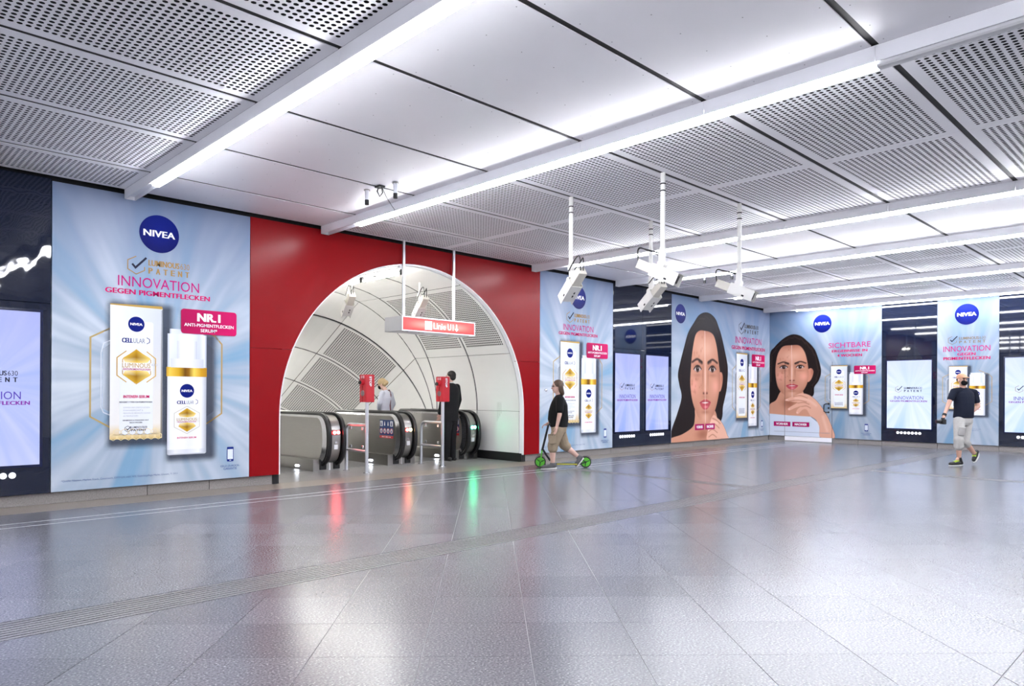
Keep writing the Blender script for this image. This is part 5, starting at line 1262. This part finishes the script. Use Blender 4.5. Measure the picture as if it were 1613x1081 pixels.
# scooter
gA = A.root.location
def scoot(px, py, d): return q(px, py, d)
t = thing('kick_scooter', 'black kick scooter with lime green wheels under the rider beside the red wall', 'scooter', tuple(gA), aR)
M_limew = mat('lime_green_wheel', (.10,.50,.03), .4); M_sb = mat('scooter_black', (.012,.013,.018), .35, .3); M_ye = mat('yellow_deck_print', (.55,.50,.02), .5)
dS = .13; wf = q(200, 928, dS); wr_ = q(655, 938, dS)
for nm, c_, rr in (('front_wheel', wf, .0), ('rear_wheel', wr_, .0)):
    rad = c_.z if c_.z > .05 else .1
    rad = min(rad, .105); c_.z = rad
    rg = []
    for (r0, y) in ((rad-.022, -.016), (rad-.006, -.018), (rad, -.008), (rad, .008), (rad-.006, .018), (rad-.022, .016), (rad-.022, -.016)): rg.append([(c_.x+r0*math.cos(2*PI*k/28), c_.y+y, c_.z+r0*math.sin(2*PI*k/28)) for k in range(28)])
    w_ = MB().rings(rg, 0, True, False).build(nm, M_rubber, t)
    MB().tube([(c_.x, c_.y-.012, c_.z), (c_.x, c_.y+.012, c_.z)], rad-.02, 24).build('wheel_disc', M_limew, w_); MB().tube([(c_.x, c_.y-.024, c_.z), (c_.x, c_.y+.024, c_.z)], .016, 12).build('hub', M_sb, w_)
    sp_ = MB()
    for k in range(3):
        a = 2*PI*k/3+.4; sp_.tube([(c_.x, c_.y-.0135, c_.z), (c_.x+(rad-.03)*math.cos(a), c_.y-.0135, c_.z+(rad-.03)*math.sin(a))], .008, 6)
    sp_.build('spokes', M_sb, w_)
hb = q(282, 565, dS); ht = q(218, 835, dS)
MB().tube([ht, hb], [.022, .019], 12).build('steering_column', M_sb, t)
fk = MB(); 
for yy in (-.032, .032): fk.tube([ht+V3((0, yy, 0)), wf+V3((0, yy, 0))], .011, 8)
fk.tube([ht+V3((0,-.034,0)), ht+V3((0,.034,0))], .016, 10); fk.build('fork', M_limew, t)
MB().tube([hb+V3((.01, -.24, .01)), hb+V3((0, -.1, .0)), hb+V3((0, .1, 0)), hb+V3((.01, .24, .01))], .014, 10).build('handlebar', M_sb, t)
for yy in (-.24, .14): MB().tube([hb+V3((.006, yy, .008)), hb+V3((.006, yy+.1, .004))], .02, 10).build('grip', M_rubber, t)
dk0 = q(300, 925, dS); dk1 = q(600, 925, dS); zd = .085
dk0.z = dk1.z = zd
MB().box((dk0.x, dS-.065, zd-.03), (dk1.x, dS+.065, zd), 0, None, .008).build('deck', M_sb, t); MB().box((dk0.x+.12, dS-.0665, zd-.024), (dk1.x-.06, dS-.064, zd-.006)).build('yellow_stripe', M_ye, t)
MB().tube([q(300, 930, dS)*1.0, q(258, 870, dS), ht+(hb-ht)*.08], .02, 10).build('neck_tube', M_sb, t)
rf = MB()
for yy in (-.03, .03): rf.tube([(dk1.x-.02, dS+yy, zd-.015), (wr_.x, dS+yy, wr_.z)], .010, 8)
rf.build('rear_fork', M_sb, t)
for c_, a0, a1 in ((wr_, 20, 130), (wf, 40, 140)):
    rg = [[(c_.x+(.113+e)*math.cos(R(a)), c_.y+y, c_.z+(.113+e)*math.sin(R(a))) for (y, e) in ((-.026, 0), (.026, 0), (.026, .005), (-.026, .005))] for a in [a0+(a1-a0)*k/10 for k in range(11)]]
    MB().rings(rg, 0, False).build('mudguard', M_sb, t)

# --- walking man with a camera
c4_ = lambda x, y: (1440+x/5.69, 560+y/5.69)
Bp = Person('man walking in black T-shirt, pale grey cargo shorts, tan cap and black face mask', 1506, 733.5, 80.5); Bp.front = V3((-.55, -.85, 0))
q = lambda x, y, d=0.0: Bp.p(*c4_(x, y), d)
J = dict(shR=q(355, 325, -.03), elR=q(312, 430, -.08), wrR=q(268, 545, -.16), shL=q(538, 332, .05), elL=q(572, 462, .02), wrL=q(492, 535, -.10),
         hipR=q(405, 590, -.05), hipL=q(475, 590, .06), knR=q(400, 755, -.14), anR=q(405, 925, -.06), heR=q(425, 975, -.03), toeR=q(325, 978, -.14),
         knL=q(455, 775, .02), anL=q(545, 885, .22), heL=q(565, 870, .27), toeL=q(535, 945, .18))
Bp.body.append(Bp.torso(J, .175, .125, 0, belly=.15)); Bp.limbs(J); nk = q(438, 300, -.0); hc = q(430, 222, -.03)
Bp.body.append(('c', nk, .058, q(434, 255, -.02), .054)); Bp.head(hc, V3((.12, -1, 0)), -.04)
Bp.body += hand_prims(J['wrR'], V3((-.35, -.3, -1)), V3((-.9, .2, .1)), V3((-.3, -.9, 0)), .75); Bp.body += hand_prims(J['wrL'], V3((-.6, .35, -.75)), V3((.1, .9, -.2)), V3((-.6, -.5, .4)), .3)
Bp.skin(M_skin); Bp.face_parts()
sh = [Bp.torso(J, .18, .13, .016, lo=.0, belly=.2)]+[('c', J['sh'+k]-V3((0,0,.004)), .066, J['sh'+k].lerp(J['el'+k], .62), .063) for k in 'LR']+[('c', J['sh'+k]-V3((0,0,.002)), .062, nk-V3((0,0,.03)), .060) for k in 'LR']+[('c', nk-V3((0,0,.02)), .068, nk+V3((0,0,.005)), .062)]
remesh(sh, .010, 't_shirt', M_navy, Bp.root, 4)
so = [Bp.torso(J, .175, .125, .006, hi=.3)]+[('c', J['hip'+k], .104, J['kn'+k], .084) for k in 'LR']+[('c', J['knR'], .090, J['knR'].lerp(J['anR'], .36), .090), ('c', J['knL'], .086, J['knL'].lerp(J['anL'], .2), .082)]
so = remesh(so, .010, 'cargo_shorts', M_grey_sh, Bp.root, 3)
MB().box((-.06, -.012, -.07), (.06, .012, .07), 0, Matrix.Translation(q(425, 690, -.215)) @ Matrix.Rotation(.12, 4, 'Y'), .008).build('pocket', M_seam2, so)
MB().box((-.064, -.014, -.012), (.064, .014, .012), 0, Matrix.Translation(q(432, 650, -.212)) @ Matrix.Rotation(.12, 4, 'Y'), .006).build('pocket_flap', M_grey_sh, so)
T = Bp.HT
remesh([('e', T(.058, 0, -.055), (.052, .064, .056), Bp.HM), ('c', T(.10, 0, -.035), .018, T(.10, 0, -.06), .022)], .007, 'face_mask', M_cloth_black, Bp.root, 2)
mb = MB(); mb.tube([T(.03, .066, -.04), T(-.005, .080, -.01)], .003, 6); mb.tube([T(.03, -.066, -.04), T(-.005, -.080, -.01)], .003, 6); mb.build('mask_loop', M_cloth_black, Bp.root)
remesh([('e', T(-.015, 0, .052), (.103, .086, .076), Bp.HM), ('e', T(.105, 0, .048), (.062, .070, .010), Bp.HM)], .007, 'cap', M_cap, Bp.root, 2)
remesh([('e', T(-.045, 0, .0), (.065, .082, .05), Bp.HM)], .008, 'hair', M_hair_b, Bp.root, 2)
wv = J['wrR']-J['elR']; wc = J['wrR']-wv.normalized()*.02
mb = MB(); mb.tube([wc-wv.normalized()*.025, wc+wv.normalized()*.02], .038, 14); mb.build('wrist_band', M_black, Bp.root)
for k in 'LR':
    o, d, up, sd = shoe(Bp, J['an'+k], J['he'+k], J['toe'+k], M_shoe_k, None, .055, .05)
    lc = MB()
    for i in range(4): b = J['he'+k].lerp(J['toe'+k], .34+.1*i)+up*(.072-.009*i); lc.tube([b-sd*.034-up*.012, b+up*.006, b+sd*.034-up*.012], .010, 6)
    lc.build('laces', M_lime, o)
    M = Matrix((sd, d, up)).transposed().to_4x4(); M.translation = J['he'+k].lerp(J['toe'+k], .5)-up*.028; L_ = (J['toe'+k]-J['he'+k]).length/2+.03
    MB().rings([[V3((.052*math.cos(a), L_*math.sin(a), z)) for a in [2*PI*i/20 for i in range(20)]] for z in (-.012, .01)], 0, False, True, True, M).build('sole', M_sole, o)
# the camera in his hand
hp = Bp.root.matrix_world if False else None
wh = J['wrR']+V3((-.05, -.05, -.11)); th_ = thing('photo_camera', 'black photo camera held low in the right hand of the walking man', 'camera', tuple(Bp.root.location+Matrix.Rotation(aR, 3, 'Z') @ wh), aR)
MB().box((-.03, -.07, -.05), (.03, .07, .045), 0, None, .012).build('body', M_black, th_); MB().box((-.025, -.03, .045), (.025, .03, .075), 0, None, .01).build('viewfinder', M_black, th_)
mb = MB(); mb.tube([(-.03, 0, 0), (-.10, 0, .0), (-.13, 0, .0)], [.036, .036, .04], 18); mb.build('lens', M_rubber, th_); MB().tube([(-.131, 0, 0), (-.133, 0, 0)], .030, 16).build('front_element', M_glass, th_)

# --- man in black suit, seen from behind
c8 = lambda x, y: (540+x/5.6875, 570+y/5.6875)
Cp = Person('man in a black suit seen from behind, standing in front of the right escalator', 709, 727.0, 78.3); Cp.front = V3((-.75, .66, 0))
q = lambda x, y, d=0.0: Cp.p(*c8(x, y), d)
J = dict(shL=q(922, 228, -.14), elL=q(893, 370, -.14), wrL=q(870, 470, -.06), shR=q(1022, 232, .14), elR=q(1040, 345, .20), wrR=q(1015, 445, .22),
         hipL=q(940, 520, -.07), hipR=q(990, 520, .07), knL=q(935, 700, -.10), anL=q(937, 865, -.02), heL=q(965, 885, -.06), toeL=q(915, 888, .05),
         knR=q(985, 700, .07), anR=q(988, 865, .08), heR=q(1008, 885, .06), toeR=q(945, 892, .16))
Cp.body.append(Cp.torso(J, .165, .11)); Cp.limbs(J, .95); nk = q(968, 205); hc = q(966, 142)
Cp.body.append(('c', nk, .055, q(966, 170), .05)); Cp.head(hc, V3((-.85, .53, 0)), -.03)
Cp.body += hand_prims(J['wrL'], V3((-.2, .2, -1)), V3((-.5, .6, 0)), V3((-.6, .5, 0)), .4); Cp.body += hand_prims(J['wrR'], V3((-.3, .3, -1)), V3((-.8, .1, 0)), V3((-.4, .9, 0)), .4)
Cp.skin(M_skin2); Cp.face_parts()
ja = [Cp.torso(J, .175, .12, .022, lo=-.15)]+[('c', J['sh'+k], .070, J['el'+k], .060) for k in 'LR']+[('c', J['el'+k], .060, J['el'+k].lerp(J['wr'+k], .92), .050) for k in 'LR']+[('c', nk-V3((0,0,.03)), .074, nk-V3((0,0,.005)), .062)]
ja = remesh(ja, .010, 'jacket', M_cloth_suit, Cp.root, 4)
tr = [Cp.torso(J, .16, .11, .01, hi=.3)]+[('c', J['hip'+k], .102, J['kn'+k], .074) for k in 'LR']+[('c', J['kn'+k], .074, J['an'+k]+V3((0,0,.0)), .060) for k in 'LR']
remesh(tr, .010, 'trousers', M_cloth_suit, Cp.root, 3)
remesh([('c', nk+V3((0,0,.005)), .059, nk+V3((0,0,.022)), .056)], .006, 'shirt_collar', M_sole, Cp.root, 2)
T = Cp.HT; remesh([('e', T(-.022, 0, .040), (.098, .081, .088), Cp.HM), ('e', T(-.055, 0, -.0), (.055, .074, .075), Cp.HM)], .007, 'hair', M_hair_d, Cp.root, 2)
for k in 'LR': shoe(Cp, J['an'+k], J['he'+k], J['toe'+k], M_shoe_k, M_shoe_k)

# --- woman riding down
c9 = lambda x, y: (560+x/9.01, 580+y/9.01)
Dp = Person('woman with blonde bun and pale blouse on the escalator behind the middle balustrade', 608, 729, 73.0, None); Dp.front = V3((-.70, .71, 0))
zz = V3((0, 0, -.10)); q = lambda x, y, d=0.0: Dp.p(*c9(x, y), d)
J = dict(shL=q(378, 455, -.13), elL=q(345, 590, -.16), wrL=q(335, 690, -.02), shR=q(498, 465, .12), elR=q(535, 600, .17), wrR=q(490, 690, .25))
pc = q(445, 800); 
J.update(hipL=pc+V3((-.06, -.06, 0)), hipR=pc+V3((.06, .06, 0))); hz = pc.z
for k, o in (('L', V3((-.06, -.06, 0))), ('R', V3((.06, .06, 0)))):
    b = V3((pc.x, pc.y, 0))+o; J['kn'+k] = b+V3((-.02, .02, hz*.48)); J['an'+k] = b+V3((0, 0, .075)); J['he'+k] = b+V3((.03, -.03, .035)); J['toe'+k] = b+V3((-.10, .10, .03))
Dp.body.append(Dp.torso(J, .15, .105)); Dp.limbs(J, .88); nk = q(425, 415); hc = q(372, 322)
Dp.body.append(('c', nk, .05, q(395, 360), .045)); Dp.head(hc, V3((-.95, .1, 0)), -.35, .95)
Dp.body += hand_prims(J['wrL'], V3((-.5, .4, -.6)), V3((0, 0, -1)), V3((-.5, -.5, 0)), .5, .9); Dp.body += hand_prims(J['wrR'], V3((-.5, .5, -.4)), V3((0, 0, -1)), V3((-.6, .3, .3)), .5, .9)
Dp.skin(M_skin2); Dp.face_parts()
bl_ = [Dp.torso(J, .16, .115, .018, lo=-.1)]+[('c', J['sh'+k], .062, J['el'+k], .058) for k in 'LR']+[('c', J['el'+k], .058, J['el'+k].lerp(J['wr'+k], .75), .05) for k in 'LR']+[('c', nk-V3((0,0,.03)), .066, nk-V3((0,0,.01)), .056)]
remesh(bl_, .010, 'blouse', M_shirtw, Dp.root, 4)
tr = [Dp.torso(J, .15, .11, .012, hi=.3)]+[('c', J['hip'+k], .098, J['kn'+k], .072) for k in 'LR']+[('c', J['kn'+k], .072, J['an'+k], .055) for k in 'LR']
remesh(tr, .011, 'trousers', M_grey_sh, Dp.root, 3)
for k in 'LR': shoe(Dp, J['an'+k], J['he'+k], J['toe'+k], M_shoe_k, M_shoe_k)
T = Dp.HT; remesh([('e', T(-.022, 0, .036), (.100, .084, .090), Dp.HM), ('e', T(-.055, 0, -.01), (.055, .076, .065), Dp.HM), ('e', T(-.105, .0, -.005), (.052, .055, .055), Dp.HM)], .007, 'hair', M_hair_l, Dp.root, 2)
remesh([('e', T(.055, 0, -.055), (.050, .060, .052), Dp.HM)], .007, 'face_mask', M_cloth_black, Dp.root, 2)
MB().tube([T(.085, -.055, .01), T(.10, -.03, .012), T(.10, .03, .012), T(.085, .055, .01)], .004, 6).build('glasses', M_black, Dp.root)
MB().tube([J['shR'].lerp(J['shL'], .18)+V3((-.06, .05, .075)), J['shR'].lerp(J['shL'], .2)+V3((.015, -.03, .085)), J['shR'].lerp(J['shL'], .25)+V3((.07, -.105, -.02)), q(492, 620, -.10), q(500, 720, -.12)], .012, 8).build('bag_strap', M_bag, Dp.root)
